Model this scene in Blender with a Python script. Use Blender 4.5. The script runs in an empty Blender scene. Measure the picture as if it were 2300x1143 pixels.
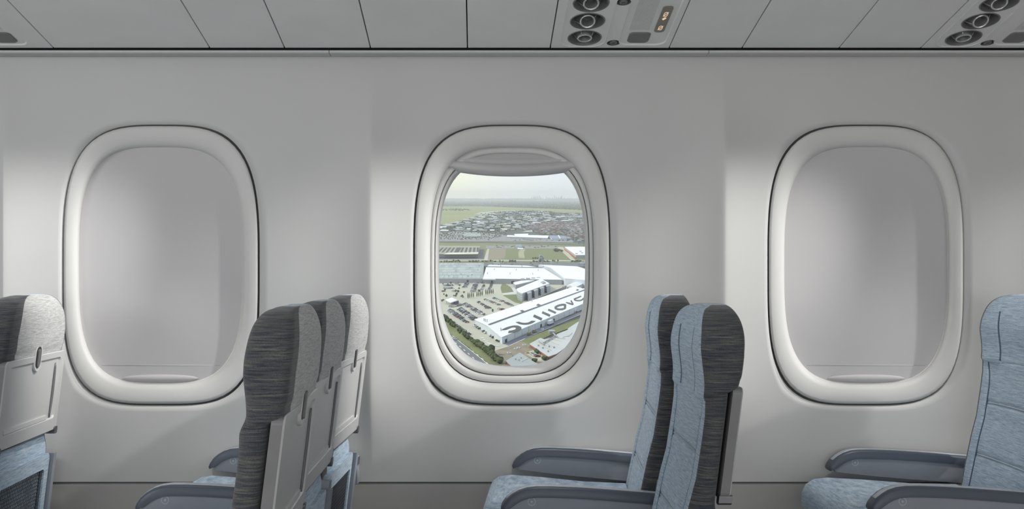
import bpy, bmesh, math, random
from mathutils import Vector, Matrix
random.seed(7)
sc = bpy.context.scene
col = sc.collection
PI = math.pi
# ---------------------------------------------------------------- camera frame
F, CX, CY, W, HH = 2200.0, 1070.0, 605.0, 2300.0, 1143.0
DW = 3.1                       # camera to side wall (wall plane is y = 0)
CAM = Vector((0, -DW, 1.21))
def wx(px, y=0.0): return (px - CX) * (DW + y) / F
def wz(py, y=0.0): return CAM.z + (CY - py) * (DW + y) / F

cam_d = bpy.data.cameras.new('camera'); cam = bpy.data.objects.new('camera', cam_d); col.objects.link(cam)
cam.location = CAM; cam.rotation_euler = (PI/2, 0, 0)
cam_d.sensor_fit = 'HORIZONTAL'; cam_d.sensor_width = 36; cam_d.lens = 36*F/W
cam_d.shift_x = (W/2 - CX)/W; cam_d.shift_y = (CY - HH/2)/W
cam_d.clip_start = 0.05; cam_d.clip_end = 200000
sc.camera = cam
sc.view_settings.view_transform = 'Standard'; sc.view_settings.look = 'None'
sc.view_settings.exposure = 0; sc.view_settings.gamma = 1
try: sc.view_settings.use_curve_mapping = False
except Exception: pass
sc.cycles.use_denoising = True
sc.cycles.transparent_max_bounces = 16

# ---------------------------------------------------------------- helpers
def tag(o, label=None, cat=None, group=None, kind=None):
    if label: o['label'] = label
    if cat: o['category'] = cat
    if group: o['group'] = group
    if kind: o['kind'] = kind
    return o
def empty(name, M=None, parent=None):
    o = bpy.data.objects.new(name, None); col.objects.link(o); o.empty_display_size = .05
    if parent: o.parent = parent
    if M is not None: o.matrix_local = M
    return o
class MB:
    """collects verts / faces with material slots"""
    def __init__(s): s.v = []; s.f = []; s.m = []
    def add(s, vs, fs, mi=0):
        b = len(s.v); s.v += [tuple(p) for p in vs]
        for q in fs: s.f.append(tuple(b+i for i in q)); s.m.append(mi)
    def box(s, lo, hi, mi=0, M=None):
        x0,y0,z0 = lo; x1,y1,z1 = hi
        vs = [Vector(p) for p in ((x0,y0,z0),(x1,y0,z0),(x1,y1,z0),(x0,y1,z0),(x0,y0,z1),(x1,y0,z1),(x1,y1,z1),(x0,y1,z1))]
        if M: vs = [M @ p for p in vs]
        s.add(vs, [(0,3,2,1),(4,5,6,7),(0,1,5,4),(1,2,6,5),(2,3,7,6),(3,0,4,7)], mi)
    def loft(s, rings, closed=True, cap0=False, cap1=False, mi=0, mis=None):
        n = len(rings[0]); b = len(s.v)
        for r in rings: s.v += [tuple(p) for p in r]
        m = n if closed else n-1
        for k in range(len(rings)-1):
            for i in range(m):
                j = (i+1) % n
                s.f.append((b+k*n+i, b+k*n+j, b+(k+1)*n+j, b+(k+1)*n+i)); s.m.append(mis(k,i) if mis else mi)
        if cap0: s.f.append(tuple(b+i for i in range(n-1,-1,-1))); s.m.append(mi)
        if cap1: s.f.append(tuple(b+(len(rings)-1)*n+i for i in range(n))); s.m.append(mi)
    def tube(s, pts, r, n=8, mi=0):
        rings = []
        for i,p in enumerate(pts):
            p = Vector(p); a = Vector(pts[max(0,i-1)]); c = Vector(pts[min(len(pts)-1,i+1)])
            t = (c-a).normalized(); u = t.orthogonal().normalized() if abs(t.x) > .9 else t.cross(Vector((1,0,0))).normalized()
            w = t.cross(u); rr = r[i] if isinstance(r,(list,tuple)) else r
            rings.append([p + rr*(math.cos(2*PI*k/n)*u + math.sin(2*PI*k/n)*w) for k in range(n)])
        s.loft(rings, True, True, True, mi)
    def lathe(s, prof, n=24, M=None, mi=0, cap=False):
        rings = []
        for r,z in prof:
            rg = [Vector((r*math.cos(2*PI*k/n), r*math.sin(2*PI*k/n), z)) for k in range(n)]
            rings.append([M @ p for p in rg] if M else rg)
        s.loft(rings, True, False, cap, mi)
    def extrude(s, out, fn0, fn1, mi=0):
        n = len(out); s.loft([[fn0(p) for p in out],[fn1(p) for p in out]], True, True, True, mi)
    def build(s, name, mats, parent=None, smooth=False, M=None, fix=True, sharp=None):
        me = bpy.data.meshes.new(name); me.from_pydata(s.v, [], s.f)
        if not isinstance(mats,(list,tuple)): mats = [mats]
        for m in mats: me.materials.append(m)
        me.polygons.foreach_set('material_index', s.m)
        me.polygons.foreach_set('use_smooth', [smooth]*len(s.f))
        if fix:
            bm = bmesh.new(); bm.from_mesh(me); bmesh.ops.recalc_face_normals(bm, faces=bm.faces); bm.to_mesh(me); bm.free()
        if smooth and sharp is not None:
            try: me.set_sharp_from_angle(angle=math.radians(sharp))
            except Exception: pass
        me.update()
        o = bpy.data.objects.new(name, me); col.objects.link(o)
        if parent: o.parent = parent
        if M is not None: o.matrix_local = M
        return o
def bevel(o, w, seg=2):
    b = o.modifiers.new('bevel','BEVEL'); b.width = w; b.segments = seg; b.limit_method = 'ANGLE'; b.angle_limit = math.radians(40)
    return o
def copy_tree(o, parent=None):
    c = o.copy(); col.objects.link(c); c.parent = parent
    for ch in list(o.children): copy_tree(ch, c)
    return c
def sstep(a, b, x):
    t = max(0.0, min(1.0, (x-a)/(b-a))); return t*t*(3-2*t)

# ---------------------------------------------------------------- materials
def mat(name, c, rough=.5, metal=0.0, var=.06, scale=30, bump=0.0, bscale=400, spec=.5, emit=None, estr=0):
    m = bpy.data.materials.new(name); m.use_nodes = True; nt = m.node_tree; N = nt.nodes; L = nt.links
    b = N['Principled BSDF']; b.inputs['Roughness'].default_value = rough; b.inputs['Metallic'].default_value = metal
    b.inputs['Specular IOR Level'].default_value = spec
    tc = N.new('ShaderNodeTexCoord'); no = N.new('ShaderNodeTexNoise'); no.inputs['Scale'].default_value = scale
    L.new(tc.outputs['Object'], no.inputs['Vector'])
    rp = N.new('ShaderNodeValToRGB'); rp.color_ramp.elements[0].position = .3; rp.color_ramp.elements[1].position = .7
    rp.color_ramp.elements[0].color = (*[x*(1-var) for x in c],1); rp.color_ramp.elements[1].color = (*[min(1,x*(1+var)) for x in c],1)
    L.new(no.outputs['Fac'], rp.inputs['Fac']); L.new(rp.outputs['Color'], b.inputs['Base Color'])
    if bump:
        n2 = N.new('ShaderNodeTexNoise'); n2.inputs['Scale'].default_value = bscale; L.new(tc.outputs['Object'], n2.inputs['Vector'])
        bp = N.new('ShaderNodeBump'); bp.inputs['Strength'].default_value = bump; bp.inputs['Distance'].default_value = .002
        L.new(n2.outputs['Fac'], bp.inputs['Height']); L.new(bp.outputs['Normal'], b.inputs['Normal'])
    if emit:
        b.inputs['Emission Color'].default_value = (*emit,1); b.inputs['Emission Strength'].default_value = estr
    return m
def fabric(name, cols, vec=(5,5,170), fine=700):
    """melange woven cloth: short horizontal yarn streaks of several shades"""
    m = bpy.data.materials.new(name); m.use_nodes = True; nt = m.node_tree; N = nt.nodes; L = nt.links
    b = N['Principled BSDF']; b.inputs['Roughness'].default_value = .9; b.inputs['Specular IOR Level'].default_value = .2
    b.inputs['Sheen Weight'].default_value = .25; b.inputs['Sheen Roughness'].default_value = .5
    tc = N.new('ShaderNodeTexCoord'); mp = N.new('ShaderNodeMapping'); mp.inputs['Scale'].default_value = vec
    L.new(tc.outputs['Object'], mp.inputs['Vector'])
    no = N.new('ShaderNodeTexNoise'); no.inputs['Scale'].default_value = 2.2; no.inputs['Detail'].default_value = 5; no.inputs['Roughness'].default_value = .7
    L.new(mp.outputs['Vector'], no.inputs['Vector'])
    rp = N.new('ShaderNodeValToRGB'); e = rp.color_ramp.elements
    pos = [.34,.46,.55,.68]
    e[0].position = pos[0]; e[0].color = (*cols[0],1); e[1].position = pos[3]; e[1].color = (*cols[3],1)
    for k in (1,2):
        x = e.new(pos[k]); x.color = (*cols[k],1)
    L.new(no.outputs['Fac'], rp.inputs['Fac'])
    n2 = N.new('ShaderNodeTexNoise'); n2.inputs['Scale'].default_value = fine; L.new(tc.outputs['Object'], n2.inputs['Vector'])
    r2 = N.new('ShaderNodeMapRange'); r2.inputs['From Min'].default_value = .3; r2.inputs['From Max'].default_value = .7; r2.inputs['To Min'].default_value = .7; r2.inputs['To Max'].default_value = 1.3
    L.new(n2.outputs['Fac'], r2.inputs['Value'])
    mx = N.new('ShaderNodeVectorMath'); mx.operation = 'SCALE'; L.new(rp.outputs['Color'], mx.inputs[0]); L.new(r2.outputs['Result'], mx.inputs['Scale'])
    L.new(mx.outputs['Vector'], b.inputs['Base Color'])
    bp = N.new('ShaderNodeBump'); bp.inputs['Strength'].default_value = .5; bp.inputs['Distance'].default_value = .0015
    L.new(no.outputs['Fac'], bp.inputs['Height']); L.new(bp.outputs['Normal'], b.inputs['Normal'])
    return m

M_WALL = mat('wall panel plastic', (.565,.565,.555), .55, var=.015, scale=3, bump=.05, bscale=900)
M_DADO = mat('lower panel plastic', (.40,.395,.38), .6, var=.03, scale=4, bump=.1, bscale=700)
M_CEIL = mat('ceiling panel plastic', (.78,.78,.77), .38, var=.03, scale=5, bump=.05, bscale=800)
M_BEZ = mat('window surround plastic', (.63,.625,.61), .5, var=.015, scale=4, bump=.03, bscale=900)
M_SHADE = mat('window blind plastic', (.53,.517,.522), .55, var=.02, scale=3)
M_GAP = mat('dark joint', (.07,.07,.07), .8)
M_PSU = mat('service unit plastic', (.77,.77,.76), .45, var=.03, scale=8, bump=.08, bscale=700)
M_RECESS = mat('service unit recess plastic', (.17,.17,.17), .45)
M_NOZ = mat('nozzle grey plastic', (.15,.15,.15), .35)
M_RING = mat('nozzle satin ring', (.62,.62,.62), .25, metal=.4)
M_BLACK = mat('black plastic', (.02,.02,.022), .4)
M_SIGN = mat('sign smoked window', (.22,.21,.18), .3)
M_GLOW = mat('lit sign symbol', (.5,.4,.3), .5, emit=(1,.68,.42), estr=.6)
M_GRILLE = mat('grille grey', (.60,.60,.595), .5)
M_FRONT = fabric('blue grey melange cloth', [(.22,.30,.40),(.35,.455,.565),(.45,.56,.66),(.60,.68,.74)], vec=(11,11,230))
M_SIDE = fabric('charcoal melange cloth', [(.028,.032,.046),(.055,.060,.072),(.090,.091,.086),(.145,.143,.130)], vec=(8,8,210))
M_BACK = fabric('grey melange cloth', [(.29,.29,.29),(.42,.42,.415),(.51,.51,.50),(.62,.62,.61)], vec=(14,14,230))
M_TRAY = mat('tray pale grey plastic', (.53,.53,.525), .35, var=.02, scale=8)
M_TRAYSIDE = mat('tray frame grey plastic', (.16,.16,.165), .35)
M_METAL = mat('dark metal edge', (.16,.16,.17), .3, metal=.8)
M_ARM = mat('armrest slate plastic', (.075,.09,.12), .38, var=.04, scale=12)
M_ARMP = mat('armrest panel grey blue plastic', (.27,.29,.33), .42, var=.04, scale=12)
M_ARMT = mat('armrest highlight and button tone', (.48,.52,.57), .35, metal=.2)  # pale tone for the painted armrest highlight, also the button
M_FLOOR = mat('cabin carpet', (.10,.105,.12), .95, var=.3, scale=60)
M_FAR = mat('cabin lining', (.50,.50,.49), .6)
M_NET = mat('pocket elastic net', (.05,.055,.065), .8)
M_PIPE = mat('seat edge piping', (.40,.43,.46), .8)
M_SEAM = mat('dark seam thread', (.10,.14,.19), .9)
M_SEAM2 = mat('pale seam thread', (.42,.48,.54), .9)
def glass_mat():
    m = bpy.data.materials.new('window acrylic'); m.use_nodes = True; nt = m.node_tree; N = nt.nodes; L = nt.links
    N.remove(N['Principled BSDF']); out = N['Material Output']
    t = N.new('ShaderNodeBsdfTransparent'); t.inputs['Color'].default_value = (.97,.98,.98,1)
    g = N.new('ShaderNodeBsdfGlossy'); g.inputs['Roughness'].default_value = .02
    fr = N.new('ShaderNodeFresnel'); fr.inputs['IOR'].default_value = 1.2
    mx = N.new('ShaderNodeMixShader'); L.new(fr.outputs[0], mx.inputs[0]); L.new(t.outputs[0], mx.inputs[1]); L.new(g.outputs[0], mx.inputs[2])
    L.new(mx.outputs[0], out.inputs['Surface']); return m
M_GASK = mat('window joint rubber', (.09,.09,.09), .7)
M_GLASS = glass_mat()

# ================================================================= CABIN SHELL
ZT, ZS = 1.8866, wz(1082)           # top of side wall, seam to the lower panel
SL = .22                              # slope of the panels overhead
JO = [wx(20), wx(835), wx(1622), wx(1622)+1.115]
JALL = [JO[0]-1.115] + JO
def ridge(x, z=1.2):
    d = min(abs(x-j) for j in JALL); L_, h_ = .21, .040
    t = max(0.0, 1 - (math.sqrt(d*d+.007**2)-.004)/L_)
    return -h_*t*t*sstep(1.885,1.50,z)*sstep(.545,.86,z)
def sup_r(phi, a, b, n): return (abs(math.cos(phi)/a)**n + abs(math.sin(phi)/b)**n)**(-1.0/n)
WINS = [(361, 595), (1150, 595), (1945, 595)]
def outline(cx, cy, a, b, y, N=112, nt=3.3, nb=3.7, dy=0, angs=None):
    """rounded window outline, given in photo pixels of its own depth plane"""
    pts = []
    for k in range(N):
        phi = 2*PI*k/N if angs is None else angs[k]
        s_ = math.sin(phi); n = nt + (nb-nt)*sstep(.5,-.5,s_)
        r = sup_r(phi, a, b, n)
        pts.append(Vector((wx(cx+r*math.cos(phi), y), y, wz(cy+dy-r*s_, y))))
    return pts
wall = MB()
for i,(cx,cy) in enumerate(WINS):
    x0, x1 = JO[i], JO[i+1]; xc, zc = wx(cx), wz(cy)
    angs = [2*PI*k/144 for k in range(144)]
    for X in (x0,x1):
        for Z in (ZS,ZT):
            a = math.atan2(Z-zc, X-xc) % (2*PI); angs.append(a)
    angs.sort(); n = len(angs)
    inner = outline(cx, cy, 222.3, 316.3, 0, n, angs=angs)
    rect = []
    for a in angs:
        c, s = math.cos(a), math.sin(a); ts = []
        if c > 1e-9: ts.append((x1-xc)/c)
        if c < -1e-9: ts.append((x0-xc)/c)
        if s > 1e-9: ts.append((ZT-zc)/s)
        if s < -1e-9: ts.append((ZS-zc)/s)
        t = min(ts); rect.append((xc+c*t, zc+s*t))
    rings = [[Vector((p.x, p.y+.016, p.z)) for p in inner]]
    K = 22
    for k in range(K+1):
        u = 1-(1-k/K)**1.8
        rg = []
        for p,q in zip(inner, rect):
            X = p.x+(q[0]-p.x)*u; Z = p.z+(q[1]-p.z)*u
            rg.append(Vector((X, ridge(X,Z) + .0008*math.exp(-(k/1.5)**2), Z)))
        rings.append(rg)
    wall.loft(rings, True)
xs = [JO[0]-1.115 + 1.115*k/60 for k in range(61)]
wall.loft([[Vector((x, ridge(x,z), z)) for x in xs] for z in [ZS+(ZT-ZS)*q/24 for q in range(25)]], False)
xs = [JO[3] + 1.115*k/60 for k in range(61)]
wall.loft([[Vector((x, ridge(x,z), z)) for x in xs] for z in [ZS+(ZT-ZS)*q/24 for q in range(25)]], False)
w = wall.build('wall_window_side', M_WALL, smooth=True); tag(w, 'pale grey aircraft cabin side wall panels around three windows', 'wall', kind='structure')
XL, XR = -3.2, 3.4
lo = MB(); xs = [XL + (XR-XL)*k/200 for k in range(201)]
lo.loft([[Vector((x, dy, z)) for x in xs] for z,dy in ((ZS-.0045,.0008),(.12,.0008),(0,-.03))], False)
o = lo.build('wall_lower', M_DADO, smooth=True, sharp=50); tag(o, 'darker grey lower side wall panel below the seam', 'wall', kind='structure')
g = MB(); g.loft([[Vector((x, -.0004, z)) for x in xs] for z in (ZS-.0045,ZS)], False); g.box((XL,.004,ZT-.004),(XR,.06,ZT+.14))
o = g.build('trim_2', M_GAP); tag(o, 'dark backing behind the wall panel seams', 'trim', kind='structure')
for (xa,xb) in ((XL,JO[0]),(JO[3]+1.05,XR)):
    b_ = MB(); b_.box((xa,.002,ZS),(xb,.02,ZT)); o = b_.build('trim_3', M_WALL); tag(o,'plain grey side wall past the last window','trim',kind='structure')
# thin moulding under the ceiling joint
cv = MB(); zm = wz(112.5,-.052)
for a,b in ((XL,wx(744)),(wx(745.2),wx(1583)),(wx(1584.2),XR)):
    prof = [(-.01,zm),(-.050,zm),(-.0525,zm-.0012),(-.0525,zm-.0062),(-.0505,zm-.0082),(-.0475,zm-.0095),(-.01,zm-.0105)]
    cv.loft([[Vector((x,y,z)) for y,z in prof] for x in (a,b)], True, True, True)
o = cv.build('trim_1', M_WALL); tag(o,'narrow pale moulding along the top of the side wall','trim',kind='structure')

# ---- overhead panels: plane rising towards the cabin from the wall top
NRM = math.sqrt(1+SL*SL)
CEX, CEY, CEZ = Vector((1,0,0)), Vector((0,-1/NRM, SL/NRM)), Vector((0,-SL/NRM,-1/NRM))
def cplane(px, py):
    """photo pixel -> (x, s) on the overhead panel plane, s measured from the wall edge"""
    dz = (CY-py)/F; t = (ZT-CAM.z + SL*DW)/(dz+SL)
    p = CAM + Vector(((px-CX)/F*t, t, dz*t)); return p.x, -p.y*NRM
def cmat(x, s):
    return Matrix(((1,0,0,x),(0,CEY.y,CEZ.y,CEY.y*s),(0,CEY.z,CEZ.z,ZT+CEY.z*s),(0,0,0,1)))
C0 = cmat(0,0)
joints = [wx(v,-.055) for v in (-560,-180,120,471,639,832,1050,1236,1503,1667,1885,2068)] + [wx(2350,-.055), wx(2620,-.055)]
S1 = 1.35
PSU_I = {1:'left', 6:'mid', 11:'right'}       # bays that hold a service unit: after joint index
bays = [(joints[i], joints[i+1]) for i in range(len(joints)-1)]
psu_bays = {1, 7, 11}
G_ = .0017
cl = MB()
for i,(a,b) in enumerate(bays):
    if i in psu_bays: continue
    cl.box((a+G_,.056,-.012),(b-G_,S1,0))
cl.box((XL,-.02,-.085),(XR,S1,-.065), mi=1)
for (a,b) in ((XL,joints[0]-G_),(joints[-1]+G_,XR)): cl.box((a,.056,-.012),(b,S1,0))
o = cl.build('ceiling', [M_CEIL,M_GAP], M=C0, fix=True); bevel(o,.0012,2); tag(o,'sloping grey overhead panels with dark joints','ceiling',kind='structure')

def circ(cx, cy, r, n=28, ry=None): return [(cx+r*math.cos(2*PI*k/n), cy+(ry or r)*math.sin(2*PI*k/n)) for k in range(n)]
def rrect(x0,y0,x1,y1,r,n=6):
    pts = []
    for (cx,cy,a0) in ((x1-r,y1-r,0),(x0+r,y1-r,PI/2),(x0+r,y0+r,PI),(x1-r,y0+r,1.5*PI)):
        for k in range(n+1):
            a = a0+PI/2*k/n; pts.append((cx+r*math.cos(a), cy+r*math.sin(a)))
    return pts
def holed_plate(outer, holes, zt, depth, name, m, parent):
    bm = bmesh.new()
    edges = []
    for lp in [outer]+holes:
        vs = [bm.verts.new((x,y,zt)) for x,y in lp]
        edges += [bm.edges.new((vs[i], vs[(i+1)%len(vs)])) for i in range(len(vs))]
    r = bmesh.ops.triangle_fill(bm, use_beauty=True, use_dissolve=False, edges=edges)
    ret = bmesh.ops.extrude_edge_only(bm, edges=edges)
    for v in [x for x in ret['geom'] if isinstance(x, bmesh.types.BMVert)]: v.co.z -= depth
    bmesh.ops.recalc_face_normals(bm, faces=bm.faces)
    me = bpy.data.meshes.new(name); bm.to_mesh(me); bm.free(); me.materials.append(m)
    o = bpy.data.objects.new(name, me); col.objects.link(o); o.parent = parent; return o

def make_psu(xa, xb, label, sign=True, gsh=0):
    """overhead service unit between two joints; local y = away from the wall"""
    wd = xb-xa
    root = empty('passenger_service_unit', C0 @ Matrix.Translation((xa,0,0))); tag(root, label, 'overhead panel', 'overhead service units with air nozzles')
    s = wd/.376
    LX = [(.099,.126),(.096,.236),(.094,.345),(.092,.454)]
    knobs = [(.192,.090),(.185,.350)]
    R = .052
    outer = [(G_,.056),(wd-G_,.056),(wd-G_,S1),(G_,S1)]
    holes = [circ(x,y,R) for x,y in LX] + [circ(x,y,.021,20) for x,y in knobs]
    gr = rrect(.206,.074,.352,.52,.03)
    holes.append(gr)
    holed_plate(outer, holes, 0, .02, 'face_plate', M_PSU, root)
    # raised rim round the nozzle group
    for (oo,ii,nm) in ((rrect(.026,.064,.166,.56,.045),rrect(.0285,.0665,.1635,.557,.043),'nozzle_surround'),):
        f = MB(); n = len(oo)
        f.loft([[Vector((x,y,0)) for x,y in oo],[Vector((x+.0,y,.0018)) for x,y in oo],[Vector((x,y,.0018)) for x,y in ii],[Vector((x,y,0)) for x,y in ii]], True)
        f.build(nm, M_PSU, root, smooth=False)
    for k,(x,y) in enumerate(LX):
        T = Matrix.Translation((x,y,0))
        f = MB(); f.lathe([(R,-.001),(R*.99,.0014),(R*.93,.0012),(R*.90,-.004),(R*.80,-.030),(R*.6,-.046),(.004,-.050)], 32, T)
        rec = f.build('nozzle_recess', M_RECESS, root, smooth=True, sharp=40)
        A = T @ Matrix.Rotation((-.05,-.50,-.40,-.40)[k],4,'X') @ Matrix.Translation((0,0,-.046))
        f = MB(); f.lathe([(.040,0),(.037,.020),(.023,.042),(.022,.046),(.019,.047),(.017,.044),(.012,.024),(.0005,.022)], 28, A)
        nz = f.build('nozzle', M_NOZ, rec, smooth=True, sharp=35)
        f = MB(); f.lathe([(.0225,.0435),(.0228,.048),(.0205,.050),(.0182,.048),(.0185,.0435)], 28, A)
        for q in range(4):
            B = A @ Matrix.Rotation(q*PI/2+.5,4,'Z'); f.tube([B @ Vector((.0385,0,.019)), B @ Vector((.0235,0,.044))], .0013, 6)
        f.build('nozzle_ring', M_RING, rec, smooth=True, sharp=50)
    for x,y in knobs:
        T = Matrix.Translation((x,y,0))
        f = MB(); f.lathe([(.021,-.001),(.0205,-.012),(.0005,-.013)], 20, T); kb = f.build('button_well', M_RECESS, root, smooth=True, sharp=40)
        f = MB(); f.lathe([(.013,-.013),(.013,-.004),(.011,-.001),(.006,0),(.0055,-.003),(.0004,-.003)], 20, T @ Matrix.Translation((0,-.003,0))); f.build('call_button', M_NOZ, kb, smooth=True, sharp=40)
    # speaker and sign tray
    f = MB()
    f.loft([[Vector((x,y,0)) for x,y in gr],[Vector((.279+(x-.279)*.96,.297+(y-.297)*.985,-.004)) for x,y in gr]], True, False, True)
    tr = f.build('speaker_tray', M_PSU, root)
    f = MB()
    for k in range(16):
        x = .228 + k*.0038 + gsh
        f.box((x,.172,-.004),(x+.0019,.49,-.0034))
    f.build('speaker_grille', M_GRILLE, tr)
    f = MB(); f.loft([[Vector((x,y,-.0035)) for x,y in rrect(.232+gsh,.088,.298+gsh,.156,.014)],[Vector((x,y,-.0008)) for x,y in rrect(.234+gsh,.090,.296+gsh,.154,.013)]], True, False, True)
    f.build('speaker_end_recess', M_RECESS, tr)
    if not sign: return root
    f = MB(); f.extrude(rrect(.303,.160,.333,.322,.011), lambda p: Vector((p[0],p[1],-.004)), lambda p: Vector((p[0],p[1],-.0012)))
    sg = f.build('sign_window', M_SIGN, tr)
    for (cx,cy,big) in ((.318,.276,1),(.318,.190,0)):
        f = MB()
        pts = [(cx+.0055*math.cos(2*PI*q/14), cy+.013*math.sin(2*PI*q/14), -.0009) for q in range(15)]
        for q in range(0,14):
            f.tube([pts[q],pts[q+1]], .0010, 5)
        f.tube([(cx-.006,cy-.012,-.0009),(cx+.006,cy+.012,-.0009)], .0010, 5)
        if big: f.tube([(cx-.003,cy-.030,-.0009),(cx+.003,cy-.020,-.0009)], .0035, 6)
        f.build('lit_symbol', M_GLOW, sg)
    return root
make_psu(bays[7][0], bays[7][1], 'grey overhead service unit above the open window, its sign symbols glowing orange')
make_psu(bays[11][0], bays[11][1], 'grey overhead service unit at the right end of the ceiling, cut by the picture edge')
make_psu(bays[1][0], bays[1][1], 'grey overhead service unit in the top left corner showing only its speaker end', False, .025)

# ---- windows
def loftpx(mb, cx, cy, prof, mi=0, N=112):
    rings = [outline(cx, cy, a, b, y, N, nt, nb, dy) for (a,b,dy,y,nt,nb) in prof]
    mb.loft(rings, True, mi=mi)
for wi,(cx,cy) in enumerate(WINS):
    names = ['with its blind closed, behind the grey-backed seat row on the left','with its blind raised, looking out over the ground','with its blind closed, right of the blue seats']
    win = empty('window_%d'%(wi+1), Matrix.Translation((wx(cx),0,wz(cy)))); tag(win, 'rounded cabin window '+names[wi], 'window', kind='structure')
    inv = Matrix.Translation((-wx(cx),0,-wz(cy)))
    f = MB()
    prof = [(218,312,0,.016,3.3,3.7),(217.8,311.8,0,.001,3.3,3.7),(216,310,0,-.004,3.3,3.7),(212,305,0,-.0055,3.3,3.7),
            (200,292,0,-.003,3.3,3.6),(192,281,.5,.001,3.25,3.5),(188,274,.5,.006,3.2,3.4),(185.5,269,1,.014,3.2,3.35),(183.5,265.5,1,.026,3.2,3.3),(183,264.5,1,.036,3.2,3.3)]
    loftpx(f, cx, cy, prof); f.build('surround', M_BEZ, win, smooth=True, M=inv)
    f = MB(); loftpx(f, cx, cy, [(226,320,0,.0165,3.3,3.7),(214,308,0,.0165,3.3,3.7)]); f.build('surround_gasket', M_GASK, win, M=inv)
    if wi != 1:
        f = MB()
        ysh = .028
        rows = []
        # blind panel: a shallow dished sheet, with a step line near its foot
        Ks = 16
        for k in range(Ks+1):
            u = k/Ks
            rows.append(outline(cx, cy, 183.2*(1-u)+.01, 264.8*(1-u)+.01, ysh+.003*(1-(1-u)**2), 112, 3.2, 3.3, 1))
        f.loft(rows, True)
        sh = f.build('blind', M_SHADE, win, smooth=True, M=inv)
        f = MB(); f.tube([(wx(cx-134,ysh), ysh+.0012, wz(820.5,ysh)), (wx(cx+134,ysh), ysh+.0012, wz(820.5,ysh))], .0014, 6)
        f.build('blind_ridge', M_SHADE, sh, smooth=True)
        f = MB()
        rg = []
        for k in range(13):
            u = -1+2*k/12; hw = math.sqrt(max(0,1-u*u))
            c = Vector((wx(cx+u*88,ysh), ysh-.002, wz(849,ysh)))
            rg.append([c + Vector((0,-.010*hw*math.cos(a)*(1 if math.cos(a)>0 else .2), .0125*hw*math.sin(a))) for a in [2*PI*q/16 for q in range(16)]])
        f.loft(rg, True)
        f.build('pull_handle', M_SHADE, sh, smooth=True)
    else:
        f = MB()
        loftpx(f, cx, cy, [(182.2,263.5,.5,.046,3.2,3.2),(181.8,263,.5,.034,3.2,3.2),(180.5,261.5,.3,.031,3.2,3.2),(176.5,254,0,.033,3.15,3.1),(174.5,250.5,-.5,.036,3.1,3.05),(174,249.5,-1,.052,3.1,3.05)])
        f.build('inner_ring', M_BEZ, win, smooth=True, M=inv)
        f = MB()
        loftpx(f, cx, cy, [(173,248.5,-1,.060,3.1,3.0),(172.6,248,-1.2,.048,3.1,3.0),(171.5,246,-2,.044,3.1,3.0),(168,238,-4,.058,3.0,2.9),(165.5,235,-6,.084,3.0,2.8),(164.3,232.5,-6,.106,3.0,2.75),(164,232.5,-6,.13,3.0,2.75)])
        f.build('reveal', M_BEZ, win, smooth=True, M=inv)
        f = MB(); loftpx(f, cx, cy, [(184,265,1,.058,3.2,3.2),(172,247,-1,.0615,3.1,3.0)]); f.build('gasket', M_GASK, win, smooth=True, M=inv)
        f = MB(); r_ = outline(cx, cy, 164.8, 233.5, .112, 112, 3.0, 2.75, -6); f.loft([r_,[p+Vector((0,.006,0)) for p in r_]], True, True, True)
        f.build('pane', M_GLASS, win, M=inv)
        # raised blind: its lower part hangs under the top of the surround
        def arc_pts(x0,x1,y_end,y_mid,yd,n=28,p=2.2):
            r = []
            for k in range(n+1):
                u = -1+2*k/n; px = (x0+x1)/2+u*(x1-x0)/2; py = y_mid+(y_end-y_mid)*abs(u)**p
                r.append((px,py))
            return r
        f = MB(); ysh = .030; n = 28
        def band(rows, mi=0):
            f.loft([[Vector((wx(px,y), y, wz(py,y))) for px,py in arc_pts(x0,x1,ye,ym,y)] for (x0,x1,ye,ym,y) in rows], False, mi=mi)
        band([(1036,1266,338,326,ysh+.012),(1022,1280,349,353,ysh+.012),(1020,1282,351,357,ysh+.006),(1016,1286,354,364,ysh+.002),(1013,1289,357,367,ysh+.003),(1012,1290,358.5,369,ysh+.005)])
        sh = f.build('blind', M_SHADE, win, smooth=True, M=inv)
        f = MB()
        band([(1012,1290,357,368,ysh+.008),(1010.5,1291.5,359.5,370.5,ysh+.001),(1007,1294,364,374,ysh-.004),(1004,1297,370,380,ysh-.006),(1003.5,1297.5,374,386,ysh-.003),(1006,1296,377,391,ysh+.006),(1011,1292,381,394,ysh+.018),(1018,1286,385,396.5,ysh+.034),(1020,1284,384,394,ysh+.045),(1020,1284,372,380,ysh+.05)])
        f.build('pull_handle', M_SHADE, sh, smooth=True)

# ---- rest of the cabin (out of frame): floor, aisle side, ends
def plain(name, lo_, hi_, m, label, cat):
    b = MB(); b.box(lo_, hi_); o = b.build(name, m); tag(o, label, cat, kind='structure'); return o
plain('floor', (XL,-5.6,-.05),(XR,.0,0), M_FLOOR, 'dark carpeted cabin floor', 'floor')
plain('wall_aisle_side', (XL,-5.65,0),(XR,-5.6,2.6), M_FAR, 'cabin lining across the aisle', 'wall')
plain('wall_front', (XL-.05,-5.65,0),(XL,.1,2.7), M_FAR, 'bulkhead at the front end', 'wall')
plain('wall_rear', (XR,-5.65,0),(XR+.05,.1,2.7), M_FAR, 'bulkhead at the rear end', 'wall')
yb = -S1/NRM; zb = ZT + SL*S1/NRM
plain('ceiling_aisle', (XL,-5.65,2.6),(XR,yb-.02,2.65), M_FAR, 'aisle ceiling', 'ceiling')
plain('trim_4', (XL,yb-.03,zb-.03),(XR,yb+.0,2.65), M_FAR, 'bin face above the overhead panels', 'trim')

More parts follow.
